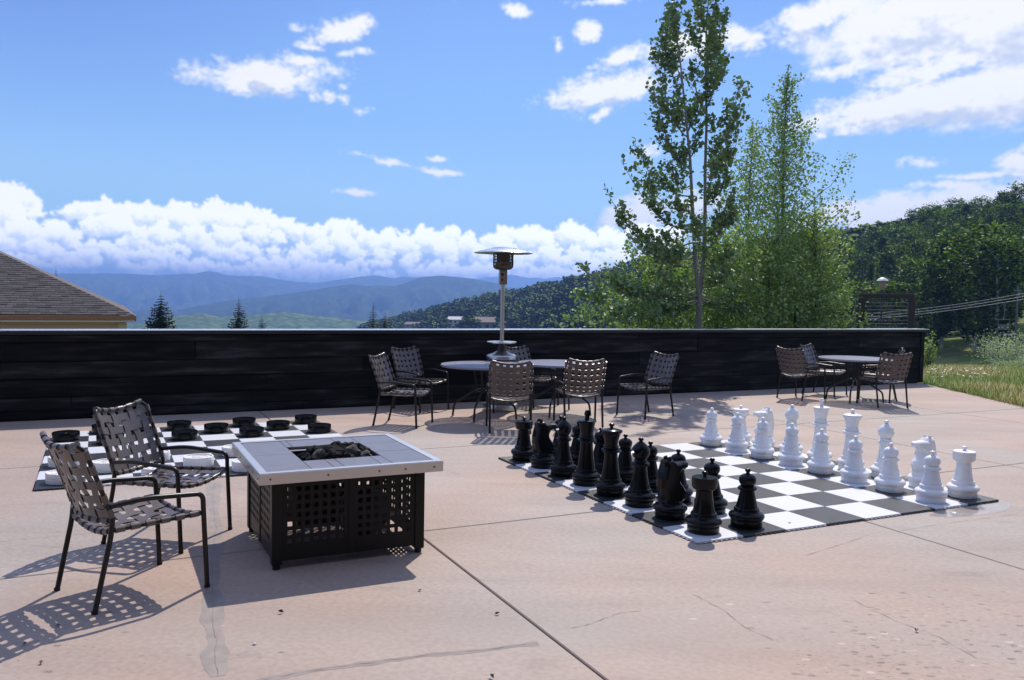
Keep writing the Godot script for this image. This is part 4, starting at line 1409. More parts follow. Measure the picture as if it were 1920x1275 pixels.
func make_chess() -> void:
	var white := mat("white_tile", lin(0.60, 0.60, 0.63), 0.42, 0.0, 0.5)
	var black := mat("black_tile", lin(0.0135, 0.0155, 0.020), 0.36, 0.0, 0.55)
	var img := Image.create(256, 256, false, Image.FORMAT_L8)  # the tiles' moulded grid of fine ribs
	for y in 256:
		for x in 256:
			var a := 0.5 + 0.5 * sin(x / 256.0 * TAU * 8.0)
			var b := 0.5 + 0.5 * sin(y / 256.0 * TAU * 8.0)
			img.set_pixel(x, y, Color.from_hsv(0, 0, clampf(maxf(a, b) * 1.2 - 0.1, 0, 1)))
	var ribs := ImageTexture.create_from_image(img)
	for m in [white, black]:
		m.uv1_triplanar = true
		m.uv1_scale = Vector3.ONE * 10.0
		m.heightmap_enabled = true
		m.heightmap_texture = ribs
		m.heightmap_scale = 0.22 if m == black else 0.06
	var S := 0.378
	var T := 0.014
	var mat_a := thing("chess_mat", W(3.45, -4.24), TURN, "large chequered chess mat of clipped plastic tiles under the chess pieces", "game mat")
	var checker := thing("checkers_mat", W(-0.47, -10.2), TURN, "chequered checkers mat of black and white tiles behind the fire pit", "game mat")
	var tiles := {}
	for s in [0.378, 0.355]:
		var st := begin()
		box(st, Vector3(0, T * 0.5 + 0.003, 0), Vector3(s - 0.0016, T, s - 0.0016), 0.002)
		tiles[s] = mesh_of(st)
	for i in 8:
		for j in 8:
			put("tile", tiles[S], white if (i + j) % 2 == 0 else black, mat_a, Vector3((j + 0.5) * S, 0, -(i + 0.5) * S))
			put("tile", tiles[0.355], black if (i + j) % 2 == 1 else white, checker, Vector3((j + 0.5) * 0.355, 0, (i + 0.5) * 0.355))
	# connector loops along the open edges
	for q in [[mat_a, S, 1.0], [checker, 0.355, -1.0]]:
		var s: float = q[1]
		for i in 8:
			var st := begin()
			var st2 := begin()
			for k in 9:
				var o := (i + (k + 0.5) / 9.0) * s
				var z: float = 0.0 if q[2] > 0 else 8.0 * s
				for st_at in [[st, Vector3(o, 0.007, z + 0.004)], [st2, Vector3(-0.004, 0.007, (-o if q[2] > 0 else o))]]:
					lathe(st_at[0], [Vector2(0.002, -0.004), Vector2(0.0058, -0.004), Vector2(0.0062, 0.002), Vector2(0.002, 0.003)], 8, st_at[1])
			put("edge_loops", mesh_of(st), white if (i % 2 == 0) == (q[2] > 0) else black, q[0]).set_meta("kind", "stuff")
			put("edge_loops", mesh_of(st2), white if i % 2 == 0 else black, q[0]).set_meta("kind", "stuff")
	var pb := mat("black_plastic", lin(0.0045, 0.0045, 0.005), 0.2, 0.0, 0.32)
	var pw := mat("white_plastic", Color.WHITE, 0.36, 0.0, 0.5)
	pw.albedo_texture = noise_tex(0.02, 4, 43, [[0.0, lin(0.70, 0.70, 0.70)], [0.45, lin(0.79, 0.80, 0.815)], [1.0, lin(0.83, 0.84, 0.86)]])
	tri_map(pw, Vector3.ONE * 1.7)
	pw.subsurf_scatter_enabled = true
	pw.subsurf_scatter_strength = 0.35
	var back := ["rook", "knight", "bishop", "queen", "king", "bishop", "knight", "rook"]
	var says := ["at the near corner of the mat", "beside the near corner rook", "between the near knight and the queen", "beside its king", "beside its queen", "between the king and the far knight", "beside the far corner rook", "at the far corner of its row"]
	var pawn_says := ["in front of its near corner rook", "in front of its near knight, second from the row's near end", "in front of its near bishop, beside the queen's pawn", "in front of its queen", "in front of its king", "in front of its far bishop", "in front of its far knight", "in front of its far corner rook"]
	var jit := RandomNumberGenerator.new()
	jit.seed = 3
	for side in 2:
		var m: Material = pb if side == 0 else pw
		var tint := "black" if side == 0 else "white"
		var made := {}
		for i in 8:
			for rank in 2:
				var kind: String = back[i] if rank == 0 else "pawn"
				var called: String = tint + "_" + kind
				var j := rank if side == 0 else 7 - rank
				var where := W(3.45 + (j + 0.5) * S + jit.randf_range(-0.012, 0.012), -4.24 - (i + 0.5) * S + jit.randf_range(-0.012, 0.012), T + 0.003)
				var turn := TURN + (0.0 if side == 0 else PI) + jit.randf_range(-0.12, 0.12)
				if kind == "king": turn += 0.5
				var label: String = "%s plastic chess %s %s" % [tint, kind, says[i] if rank == 0 else pawn_says[i]]
				var group: String = tint + " chess pieces on the mat"
				if made.has(kind): copy_of(made[kind], where, turn, label, group)
				else:
					var o: Node3D
					match kind:
						"pawn": o = make_pawn(called, m)
						"rook": o = make_rook(called, m)
						"knight": o = make_knight(called, m)
						"bishop": o = make_bishop(called, m)
						"queen": o = make_queen(called, m)
						"king": o = make_king(called, m)
					o.position = where
					o.rotation.y = turn
					tag(o, label, "", group)
					made[kind] = o
	# checkers
	var cw := mat("cream_plastic", lin(0.72, 0.71, 0.68), 0.4, 0.0, 0.5)
	cw.subsurf_scatter_enabled = true
	cw.subsurf_scatter_strength = 0.3
	var order := ["leftmost", "second from left", "third from left", "rightmost"]
	for side in 2:
		var m: Material = pb if side == 0 else cw
		var tint := "black" if side == 0 else "white"
		var proto: Node3D = null
		for row in ([0, 1, 2] if side == 0 else [5, 6, 7]):
			for q in 4:
				var col: int = q * 2 + (1 if row % 2 == 0 else 0)
				if side == 1 and col > 5: continue  # wholly behind the fire pit
				var rows := ["in the row nearest the wall", "in the middle black row", "in the front black row", "", "", "in the back white row", "in the middle white row", "in the white row nearest the viewer"]
				var label := "%s round checkers piece, %s %s" % [tint, order[q], rows[row]]
				var where := W(-0.47 + (col + 0.5) * 0.355 + jit.randf_range(-0.03, 0.03), -10.2 + (row + 0.5) * 0.355 + jit.randf_range(-0.03, 0.03), T + 0.003)
				var turn := jit.randf() * TAU
				if proto == null:
					proto = thing(tint + "_checker", where, turn, label, "checkers piece", tint + " checkers on the mat")
					var st := begin()
					lathe(st, [Vector2(0, 0.0), Vector2(0.124, 0.0), Vector2(0.128, 0.004), Vector2(0.1285, 0.036), Vector2(0.1265, 0.038), Vector2(0.1265, 0.041), Vector2(0.1285, 0.043), Vector2(0.129, 0.078), Vector2(0.125, 0.084), Vector2(0.119, 0.085), Vector2(0.114, 0.083), Vector2(0.112, 0.074), Vector2(0.085, 0.073), Vector2(0.083, 0.078), Vector2(0.076, 0.078), Vector2(0.074, 0.073), Vector2(0, 0.073)], 44, Vector3.ZERO, 0.8)
					put("disc", mesh_of(st), m, proto)
					st = begin()
					for k in 5:  # raised coronet mark in the recess
						var a := -0.9 + k * 0.45
						box(st, Vector3(sin(a) * 0.045, 0.0755, -cos(a) * 0.045 + 0.015), Vector3(0.016, 0.006, 0.05), 0.002, Basis(Vector3.UP, -a))
					box(st, Vector3(0, 0.0755, 0.03), Vector3(0.085, 0.006, 0.014), 0.002)
					put("crown_mark", mesh_of(st), m, proto)
				else: copy_of(proto, where, turn, label)

# ------------------------------------------------------------------ trees
func leaf_mesh(folded := 0.25) -> ArrayMesh:
	var st := begin()
	var rim := [Vector3(0, 0, 0), Vector3(-0.42, folded * 0.4, 0.28), Vector3(-0.45, folded * 0.42, 0.6), Vector3(-0.2, folded * 0.2, 0.9), Vector3(0, -0.05, 1.06), Vector3(0.2, folded * 0.2, 0.9), Vector3(0.45, folded * 0.42, 0.6), Vector3(0.42, folded * 0.4, 0.28)]
	for i in range(1, 7):
		var n: Vector3 = (rim[i + 1] - rim[0]).cross(rim[i] - rim[0]).normalized()
		tri(st, rim[0], rim[i], rim[i + 1], n, n, n)
	return mesh_of(st)

func leaf_mat(called: String, glow := 1.0) -> StandardMaterial3D:
	var m := mat(called, Color.WHITE, 0.5, 0.0, 0.35)
	m.vertex_color_use_as_albedo = true
	m.backlight_enabled = true
	m.backlight = Color(0.72, 0.80, 0.35) * glow
	m.cull_mode = BaseMaterial3D.CULL_DISABLED
	return m

func leaves(spots: PackedVector3Array, size: float, cols: Array, lm: Mesh, m: Material, parent: Node3D, r: RandomNumberGenerator) -> void:
	var mm := MultiMesh.new()
	mm.transform_format = MultiMesh.TRANSFORM_3D
	mm.use_colors = true
	mm.mesh = lm
	mm.instance_count = spots.size()
	for i in spots.size():
		var b := Basis.from_euler(Vector3(r.randf_range(-1.9, 0.4), r.randf() * TAU, r.randf_range(-0.7, 0.7))).scaled(Vector3.ONE * size * r.randf_range(0.65, 1.25))
		mm.set_instance_transform(i, Transform3D(b, spots[i]))
		var c: Color = cols[r.randi() % cols.size()]
		mm.set_instance_color(i, c * r.randf_range(0.75, 1.25))
	var o := MultiMeshInstance3D.new()
	o.name = "crown"
	o.multimesh = mm
	o.material_override = m
	o.set_meta("kind", "stuff")
	parent.add_child(o, true)

func limb(st: SurfaceTool, from: Vector3, to: Vector3, sag: float, r0: float, r1: float, r: RandomNumberGenerator, seg := 6) -> PackedVector3Array:
	var pts := PackedVector3Array()
	var n := 9
	for i in n + 1:
		var t := float(i) / n
		var p := from.lerp(to, t)
		p.y -= sag * sin(t * PI)
		if i > 0 and i < n: p += Vector3(r.randf_range(-1, 1), r.randf_range(-1, 1), r.randf_range(-1, 1)) * from.distance_to(to) * 0.018
		pts.append(p)
	tube(st, pts, r0, r1, seg, false)
	return pts

func traced_aspen() -> void:
	# the twin-stemmed aspen close behind the wall
	var r := RandomNumberGenerator.new()
	r.seed = 101
	var D := 16.4
	var bark := mat("aspen_bark", Color.WHITE, 0.8)
	bark.albedo_texture = noise_tex(0.03, 4, 51, [[0.0, lin(0.07, 0.06, 0.055)], [0.4, lin(0.22, 0.20, 0.18)], [1.0, lin(0.34, 0.31, 0.275)]])
	tri_map(bark, Vector3(1.5, 3.5, 1.5))
	var foot := at(1312, 612, D)
	foot.y = land_at(foot.x, foot.z)
	var tree := thing("aspen_tree", foot, 0.0, "tall dark leafed aspen with two slender stems close behind the wall", "tree", "aspens behind the wall")
	var o := tree.position
	var st := begin()
	var low := at(1311, 566, D) - o
	tube(st, PackedVector3Array([Vector3.ZERO, Vector3(0.02, low.y * 0.5, 0), low]), 0.085, 0.064, 9)
	put("trunk", mesh_of(st), bark, tree)
	var lead := [[[1311, 566], [1304, 495], [1299, 401], [1294, 301], [1286, 216], [1276, 120], [1262, 40]], [[1312, 566], [1320, 470], [1322, 400], [1322, 321], [1325, 226], [1323, 140], [1325, 50], [1332, -60]]]
	var curves := []
	for k in 2:
		var pts := PackedVector3Array()
		for q in lead[k]: pts.append(at(q[0], q[1], D + (0.25 if k else -0.1)) - o)
		pts[0] = low
		st = begin()
		tube(st, pts, 0.046, 0.009, 8, false)
		put("stem", mesh_of(st), bark, tree)
		curves.append(pts)
	var tips := [[0, 545, 1080, 492, 0.35], [0, 500, 1132, 345, 0.5], [0, 455, 1160, 420, 0.3], [0, 430, 1164, 300, 0.4], [0, 395, 1196, 312, 0.3], [0, 370, 1188, 262, 0.35], [0, 330, 1232, 205, 0.25], [0, 300, 1226, 232, 0.25], [0, 260, 1222, 90, 0.3], [0, 235, 1216, 160, 0.25], [0, 200, 1242, 60, 0.2], [0, 170, 1250, 22, 0.15], [0, 120, 1262, -15, 0.1], [0, 350, 1252, 300, 0.2], [0, 420, 1240, 440, 0.2], [0, 470, 1205, 470, 0.25], [0, 300, 1312, 240, 0.1], [0, 250, 1305, 180, 0.1],
		[1, 500, 1392, 430, 0.3], [1, 470, 1378, 350, 0.3], [1, 430, 1392, 372, 0.25], [1, 380, 1386, 243, 0.35], [1, 330, 1380, 258, 0.25], [1, 300, 1396, 168, 0.4], [1, 280, 1384, 196, 0.3], [1, 240, 1390, 150, 0.3], [1, 200, 1352, 70, 0.25], [1, 160, 1366, 100, 0.2], [1, 150, 1362, 12, 0.2], [1, 110, 1290, 24, 0.15], [1, 90, 1350, -30, 0.15], [1, 60, 1300, -40, 0.15], [1, 210, 1296, 120, 0.2], [1, 380, 1340, 300, 0.1], [1, 440, 1350, 400, 0.15], [1, 470, 1300, 420, 0.1], [1, 130, 1340, 40, 0.1],
		[0, 560, 1078, 548, 0.25], [0, 562, 1096, 604, 0.1], [0, 556, 1165, 520, 0.25], [0, 560, 1180, 580, 0.1], [1, 556, 1410, 520, 0.25], [1, 560, 1400, 590, 0.1], [1, 540, 1385, 470, 0.25], [0, 555, 1225, 490, 0.2], [0, 562, 1230, 600, 0.1], [0, 480, 1180, 440, 0.25]]
	var spots := PackedVector3Array()
	var st2 := begin()
	for q in tips:
		var pts: PackedVector3Array = curves[q[0]]
		var from := pts[0]
		var want := (at(1310, q[1], D) - o).y
		for i in pts.size() - 1:
			if pts[i + 1].y >= want:
				from = pts[i].lerp(pts[i + 1], clampf((want - pts[i].y) / (pts[i + 1].y - pts[i].y), 0, 1))
				break
		var to := at(q[2], q[3], D + r.randf_range(-1.3, 1.3)) - o
		st = begin()
		var way := limb(st, from, to, q[4], 0.018, 0.004, r)
		put("branch", mesh_of(st), bark, tree)
		var l := from.distance_to(to)
		var twigs := [way]
		for k in int(l * 6.5):  # short side shoots, mostly reaching up
			var t := r.randf_range(0.18, 0.97)
			var f := t * (way.size() - 1)
			var i := mini(int(f), way.size() - 2)
			var p := way[i].lerp(way[i + 1], f - i)
			var s := r.randf_range(0.16, 0.42) * (1.15 - 0.6 * t)
			var e := p + Vector3(r.randfn() * 0.5, absf(r.randfn()) * 0.55 + 0.25, r.randfn() * 0.5).normalized() * s + (to - from).normalized() * s * 0.4
			twigs.append(limb(st2, p, e, 0.0, 0.005, 0.002, r, 4))
		for w in twigs:
			var w0: Vector3 = w[0]
			var l2: float = w0.distance_to(w[w.size() - 1])
			for k in int(l2 * (40.0 if w == way else 72.0)) + 1:
				var t := r.randf_range(0.12, 1.0)
				var f: float = t * (w.size() - 1)
				var i: int = mini(int(f), w.size() - 2)
				var p: Vector3 = w[i].lerp(w[i + 1], f - i)
				spots.append(p + Vector3(r.randfn(), r.randfn(), r.randfn()) * 0.045)
	put("twigs", mesh_of(st2), bark, tree)
	leaves(spots, 0.078, [lin(0.025, 0.055, 0.012), lin(0.032, 0.068, 0.015), lin(0.022, 0.048, 0.013), lin(0.05, 0.095, 0.018)], leaf_mesh(), M.leaf_dark, tree, r)

func grown_aspen(px: float, top_y: float, depth: float, wide: float, n_limbs: int, n_leaves: int, size: float, cols: Array, sd: int, label: String, m: Material, lean := 0.0, fat := 1.0, shape := 1.2, cap := 9.0) -> void:
	var r := RandomNumberGenerator.new()
	r.seed = sd
	var top := at(px, top_y, depth)
	var foot := Vector3(top.x - lean, 0, top.z)
	foot.y = land_at(foot.x, foot.z)
	var tree := thing("aspen_tree", foot, 0.0, label, "tree", "aspens behind the wall")
	var H := top.y - foot.y
	var st := begin()
	var stem := PackedVector3Array()
	for i in 13:
		var t := i / 12.0
		stem.append(Vector3(lean * t + 0.05 * sin(t * 7.0 + sd), H * t, 0.05 * cos(t * 5.0 + sd)))
	tube(st, stem, 0.085 * fat, 0.008, 8, false)
	put("trunk", mesh_of(st), M.bark_dark, tree)
	var spots := PackedVector3Array()
	var ls := []
	var total := 0.0
	for k in n_limbs:
		var t := lerpf(0.30, 0.97, pow((k + 0.5) / n_limbs, 0.85))
		var f := t * 12.0
		var i := mini(int(f), 11)
		var p := stem[i].lerp(stem[i + 1], f - i)
		var reach := minf(wide * pow(1.0 - (t - 0.22) / 0.80, shape), cap) * r.randf_range(0.45, 1.15) + 0.07
		var a := k * 2.399 + r.randf_range(-0.4, 0.4)
		var q := p + Vector3(cos(a) * reach, reach * r.randf_range(0.55, 1.05), sin(a) * reach)
		st = begin()
		var way := limb(st, p, q, reach * 0.16, 0.014, 0.003, r, 5)
		put("branch", mesh_of(st), M.bark_dark, tree)
		ls.append([way, reach])
		total += reach
	for w in ls:
		for k in int(n_leaves * 0.97 * w[1] / total):
			var t := pow(r.randf(), 0.75)
			var f: float = t * (w[0].size() - 1)
			var i: int = mini(int(f), w[0].size() - 2)
			var p: Vector3 = w[0][i].lerp(w[0][i + 1], f - i)
			spots.append(p + Vector3(r.randfn(), r.randfn(), r.randfn()) * (0.03 + 0.14 * sin(clampf(t * 0.8 + 0.15, 0, 1) * PI)) * (0.4 + minf(w[1], 1.3) * 0.75))
	for k in int(n_leaves * 0.03):
		var t := r.randf_range(0.45, 1.0)
		var f := t * 12.0
		var i := mini(int(f), 11)
		spots.append(stem[i].lerp(stem[i + 1], f - i) + Vector3(r.randfn(), r.randfn(), r.randfn()) * 0.10 * (1.3 - t))
	leaves(spots, size, cols, leaf_mesh(), m, tree, r)

func spruce_mesh(H: float, R: float, sd: int, crown: SurfaceTool, sprays: int) -> void:
	var r := RandomNumberGenerator.new()
	r.seed = sd
	var levels := int(H / 0.14)
	for l in levels:
		var t := (l + 0.5) / levels
		var y := H * (0.06 + 0.93 * t)
		var reach := R * pow(1.0 - t, 0.85) * r.randf_range(0.75, 1.1) + 0.05
		var n := maxi(int(sprays * (1.0 - t * 0.6)), 4)
		for k in n:
			var a := TAU * (k + r.randf()) / n
			var l2 := reach * r.randf_range(0.7, 1.12)
			var d := Vector3(cos(a), 0, sin(a))
			var side := Vector3(-d.z, 0, d.x)
			var steps := 4
			for s in steps:
				var s0 := float(s) / steps
				var s1 := float(s + 1) / steps
				var p0 := Vector3(0, y - l2 * 0.30 * sin(s0 * 2.2), 0) + d * l2 * s0
				var p1 := Vector3(0, y - l2 * 0.30 * sin(s1 * 2.2) + (0.05 * l2 if s == steps - 1 else 0.0), 0) + d * l2 * s1
				for sg in [-1.0, 1.0]:
					var w := l2 * 0.26 * (1.0 - s0 * 0.55) + 0.03
					var tip: Vector3 = p0.lerp(p1, 0.9) + side * sg * w + d * w * 0.5 - Vector3.UP * w * r.randf_range(0.1, 0.5)
					var nn: Vector3 = (Vector3.UP + d * 0.3 + side * sg * 0.4).normalized()
					tri(crown, p0, p1, tip, nn, nn, nn)
				var drop := p0.lerp(p1, 0.6) - Vector3.UP * (l2 * 0.14 + 0.04) + d * 0.05
				tri(crown, p0, p1, drop, (d + Vector3.UP * 0.3).normalized(), d, d)

func make_spruces() -> void:
	var m := mat("spruce_needles", Color.WHITE, 0.7, 0.0, 0.3)
	m.albedo_texture = noise_tex(0.04, 3, 61, [[0.0, lin(0.018, 0.032, 0.016)], [0.6, lin(0.035, 0.055, 0.028)], [1.0, lin(0.06, 0.08, 0.045)]])
	tri_map(m, Vector3.ONE * 1.1)
	var specs := [[302.0, 550.0, 46.0, 6.4, 3.1, 17, "dense dark spruce tip rising over the wall, right of the shingled roof"], [448.0, 561.0, 55.0, 6.5, 2.2, 13, "slim dark spruce tip rising over the wall, in front of the green foothill"], [491.0, 593.0, 70.0, 5.0, 1.9, 11, "smallest spruce tip just showing over the wall"], [700.0, 571.0, 48.0, 6.0, 1.2, 11, "thin leaning spruce tip over the wall where the wooded hill begins"], [722.0, 589.0, 50.0, 6.0, 2.6, 14, "blunt conifer top just above the wall beside the leaning spruce tip"], [105.0, 505.0, 60.0, 9.0, 0.9, 8, "thin spruce tip showing above the shingled roof"]]
	for k in specs.size():
		var s: Array = specs[k]
		var top := at(s[0], s[1], s[2])
		var st := begin()
		spruce_mesh(s[3], s[4], 200 + k, st, s[5])
		var t := thing("spruce_tree", Vector3(top.x, top.y - s[3], top.z), 0.0, s[6], "tree", "spruces beyond the wall")
		put("crown", mesh_of(st), m, t)
		st = begin()
		tube(st, PackedVector3Array([Vector3(0, -2.5, 0), Vector3(0, s[3] * 1.02, 0)]), 0.13, 0.008, 7)
		put("trunk", mesh_of(st), M.bark_dark, t)

func wood_tree_meshes(sd: int, H: float, R: float, clumps: int, per: int, size: float, conical: float) -> Array:
	var r := RandomNumberGenerator.new()
	r.seed = sd
	var st := begin()
	for c in clumps:
		var t := (c + 0.5) / clumps
		var y := H * lerpf(0.16, 0.98, t)
		var w := R * pow(sin(clampf((1.0 - t) * 0.86 + 0.12, 0, 1) * PI), 0.6) * lerpf(1.0, 1.0 - t, conical)
		var a := c * 2.399
		var centre := Vector3(cos(a) * w * sqrt(r.randf_range(0.25, 1.0)), y, sin(a) * w * sqrt(r.randf_range(0.25, 1.0)))
		var big := R * 0.30 * r.randf_range(0.7, 1.2)
		var tone := r.randf_range(0.75, 1.3)
		for k in per:
			var d := Vector3(r.randfn(), r.randfn() * 0.75, r.randfn()) * big * 0.62
			var p := centre + d
			var b := Basis.from_euler(Vector3(r.randf() * TAU, r.randf() * TAU, 0))
			var s := size * r.randf_range(0.6, 1.3)
			var nn: Vector3 = (d.normalized() * 0.6 + Vector3.UP * 0.8 + b.y * 0.8).normalized()
			var col := Color(0.135, 0.215, 0.042) * tone * r.randf_range(0.7, 1.35)
			var v := [p - b.x * s, p + b.z * s * 0.62, p + b.x * s, p - b.z * s * 0.62]
			for q in [[0, 1, 2], [0, 2, 3]]:
				for i in q:
					st.set_color(col)
					st.set_normal(nn)
					st.add_vertex(v[i])
	var crown := mesh_of(st)
	st = begin()
	var way := PackedVector3Array()
	for i in 8: way.append(Vector3(0.12 * sin(i * 1.3 + sd), H * 0.93 * i / 7.0, 0.12 * cos(i * 1.1 + sd)))
	tube(st, way, 0.15, 0.03, 7, false)
	for k in 7:
		var y := H * lerpf(0.4, 0.8, k / 6.0)
		var a := k * 2.4
		tube(st, PackedVector3Array([Vector3(0, y, 0), Vector3(cos(a) * R * 0.6, y + R * 0.5, sin(a) * R * 0.6)]), 0.05, 0.015, 5, false)
	return [crown, mesh_of(st)]

var house_spots := [Vector3(916, 0, 22), Vector3(774, 0, 20), Vector3(856, 0, 16), Vector3(1003, 0, 14)]  # picture column, distance (found below), half width kept clear

func sight(px: float, py: float, above: float) -> float:  # how far away the ground comes up to that line of sight
	var d := ray(px, py)
	var flatl := Vector2(d.x, d.z).length()
	var az := atan2(d.x, -d.z)
	var r := 90.0
	while r < 900.0:
		if land(az, r) + above >= EYE + d.y / flatl * r: return r
		r += 3.0
	return 600.0

func make_woods() -> void:
	for k in 4: house_spots[k].y = sight(house_spots[k].x, [609.0, 611.0, 601.0, 556.0][k], 2.0)
	var lm := mat("wood_leaves", Color.WHITE, 0.6, 0.0, 0.3)
	lm.vertex_color_use_as_albedo = true
	lm.backlight_enabled = true
	lm.backlight = Color(0.9, 1.0, 0.4)
	var protos := []
	for k in 5:
		protos.append(wood_tree_meshes(400 + k, 9.0, [2.0, 2.3, 1.7, 2.1, 1.4][k], [70, 76, 62, 70, 54][k], 58, 0.145, [0.1, 0.0, 0.35, 0.15, 0.75][k]))
	var r := RandomNumberGenerator.new()
	r.seed = 55
	var made := []
	var count := 0
	var places := []
	# the wood on the right: the nearest trees first
	var tries := 0
	while places.size() < 298 and tries < 30000:
		tries += 1
		var px := r.randf_range(1330.0, 2000.0)
		var az := atan((px - 960.0) / FOCAL)
		var rb := table(base_px, base_r, px)
		var rc := table(hill_px, hill_r, px)
		var t := r.randf()
		var rad := lerpf(rb + 3.0, rc + 6.0, t)
		if px > 1868 and rad < 108.0: continue  # the open ski run on the right
		var p := Vector3(sin(az) * rad, 0, -cos(az) * rad)
		var ok := true
		for q in places:
			if Vector2(q.x - p.x, q.z - p.z).length() < 2.2 + rad * 0.010: ok = false; break
		if not ok: continue
		p.y = land(az, rad) - 0.25
		places.append(p)
	places.sort_custom(func(a, b): return a.length() < b.length())
	for p in places:
		var k := count % 5
		var s := r.randf_range(0.78, 1.12)
		if made.size() < 5:
			var o := thing("wood_tree", p, r.randf() * TAU, "leafy aspen in the wood on the right hillside", "tree", "aspens in the wood on the right hillside")
			put("crown", protos[k][0], lm, o)
			put("trunk", protos[k][1], M.bark_pale, o)
			o.scale = Vector3.ONE * s
			made.append(o)
		else:
			var o := copy_of(made[k], p, r.randf() * TAU)
			o.scale = Vector3.ONE * s
		count += 1
	# the wooded hill in the middle distance, too far to tell its trees apart
	var small := begin()
	var rr := RandomNumberGenerator.new()
	rr.seed = 9
	for c in 26:
		var t := (c + 0.5) / 26
		var a := c * 2.399
		var w := 2.4 * pow(sin(clampf((1.0 - t) * 0.9 + 0.1, 0, 1) * PI), 0.6)
		var centre := Vector3(cos(a) * w * 0.7, 1.0 + 7.6 * t, sin(a) * w * 0.7)
		for k in 9:
			var b := Basis.from_euler(Vector3(rr.randf() * TAU, rr.randf() * TAU, 0))
			var p := centre + Vector3(rr.randfn(), rr.randfn(), rr.randfn()) * 0.5
			var nn := (Vector3(cos(a) * 0.6, 1.0, sin(a) * 0.6) + b.y * 0.5).normalized()
			var v := [p - b.x * 0.55, p + b.z * 0.4, p + b.x * 0.55, p - b.z * 0.4]
			for q in [0, 1, 2, 0, 2, 3]:
				small.set_color(Color(1, 1, 1) * rr.randf_range(0.8, 1.2)); small.set_normal(nn); small.add_vertex(v[q])
	var deciduous := mesh_of(small)
	var cone := begin()
	spruce_mesh(8.5, 1.5, 8, cone, 6)
	var conifer := mesh_of(cone)
	var fm := mat("forest_leaves", Color.WHITE, 0.8, 0.0, 0.2)
	fm.vertex_color_use_as_albedo = true
	for kind in 2:
		var tr := []
		var cl := []
		var want := 6200 if kind == 0 else 1500
		var patch := noise(0.012, 3, 71)
		var guard := 0
		while tr.size() < want and guard < 60000:
			guard += 1
			var px := r.randf_range(640.0, 2000.0)
			var az := atan((px - 960.0) / FOCAL)
			var rb := table(base_px, base_r, px) * 0.9
			var rc := table(hill_px, hill_r, px)
			var rad := sqrt(lerpf(rb * rb, (rc * 1.08) * (rc * 1.08), r.randf()))
			if px > 1400 and rad < 175: continue
			var p := Vector3(sin(az) * rad, 0, -cos(az) * rad)
			p.y = land(az, rad) - 0.5
			var n := patch.get_noise_2d(p.x, p.z)
			if kind == 1 and n < 0.05 and r.randf() < 0.75: continue
			if kind == 0 and n < -0.38: continue
			var clear := false
			for q in house_spots:
				if absf(px - q.x) < q.z and rad < q.y + 6.0 and rad > q.y - 75.0: clear = true
			if clear: continue
			var s := r.randf_range(0.6, 1.15)
			tr.append(Transform3D(Basis(Vector3.UP, r.randf() * TAU).scaled(Vector3(s * 1.05, s, s * 1.05)), p))
			var g := Color(0.10, 0.155, 0.034) if kind == 0 else Color(0.04, 0.066, 0.026)
			cl.append(g * r.randf_range(0.65, 1.45) * (1.0 + n * 0.5))
		var mm := MultiMesh.new()
		mm.transform_format = MultiMesh.TRANSFORM_3D
		mm.use_colors = true
		mm.mesh = deciduous if kind == 0 else conifer
		mm.instance_count = tr.size()
		for i in tr.size():
			mm.set_instance_transform(i, tr[i])
			mm.set_instance_color(i, cl[i])
		var o := MultiMeshInstance3D.new()
		o.name = "hillside_forest" if kind == 0 else "hillside_conifers"
		o.multimesh = mm
		o.material_override = fm
		add_child(o, true)
		tag(o, "distant green broadleaf forest covering the hill beyond the wall" if kind == 0 else "dark conifers scattered through the forest on the far hill", "forest", "", "stuff")

func bush(called: String, px: float, py: float, depth: float, rx: float, ry: float, n: int, size: float, cols: Array, label: String, sd: int) -> void:
	var r := RandomNumberGenerator.new()
	r.seed = sd
	var c := at(px, py, depth)
	var foot := Vector3(c.x, land_at(c.x, c.z), c.z)
	var t := thing(called, foot, 0.0, label, "bush", "willow bushes at the edge of the wood")
	var spots := PackedVector3Array()
	var tall := maxf(c.y + ry - foot.y, ry)
	var st := begin()
	for k in 26:
		var a := r.randf() * TAU
		var e := Vector3(cos(a) * rx * r.randf_range(0.2, 0.9), tall * r.randf_range(0.45, 0.95), sin(a) * rx * r.randf_range(0.2, 0.9))
		limb(st, Vector3(e.x * 0.1, 0, e.z * 0.1), e, 0.0, 0.02, 0.005, r, 4)
		for q in n / 26:
			spots.append(e * r.randf_range(0.55, 1.0) + Vector3(r.randfn() * rx, r.randfn() * tall * 0.5, r.randfn() * rx) * 0.22)
	for i in spots.size():
		if spots[i].y < 0.05: spots[i].y = 0.05 + r.randf() * 0.3
	put("stems", mesh_of(st), M.bark_dark, t)
	leaves(spots, size, cols, leaf_mesh(), M.leaf_light, t, r)

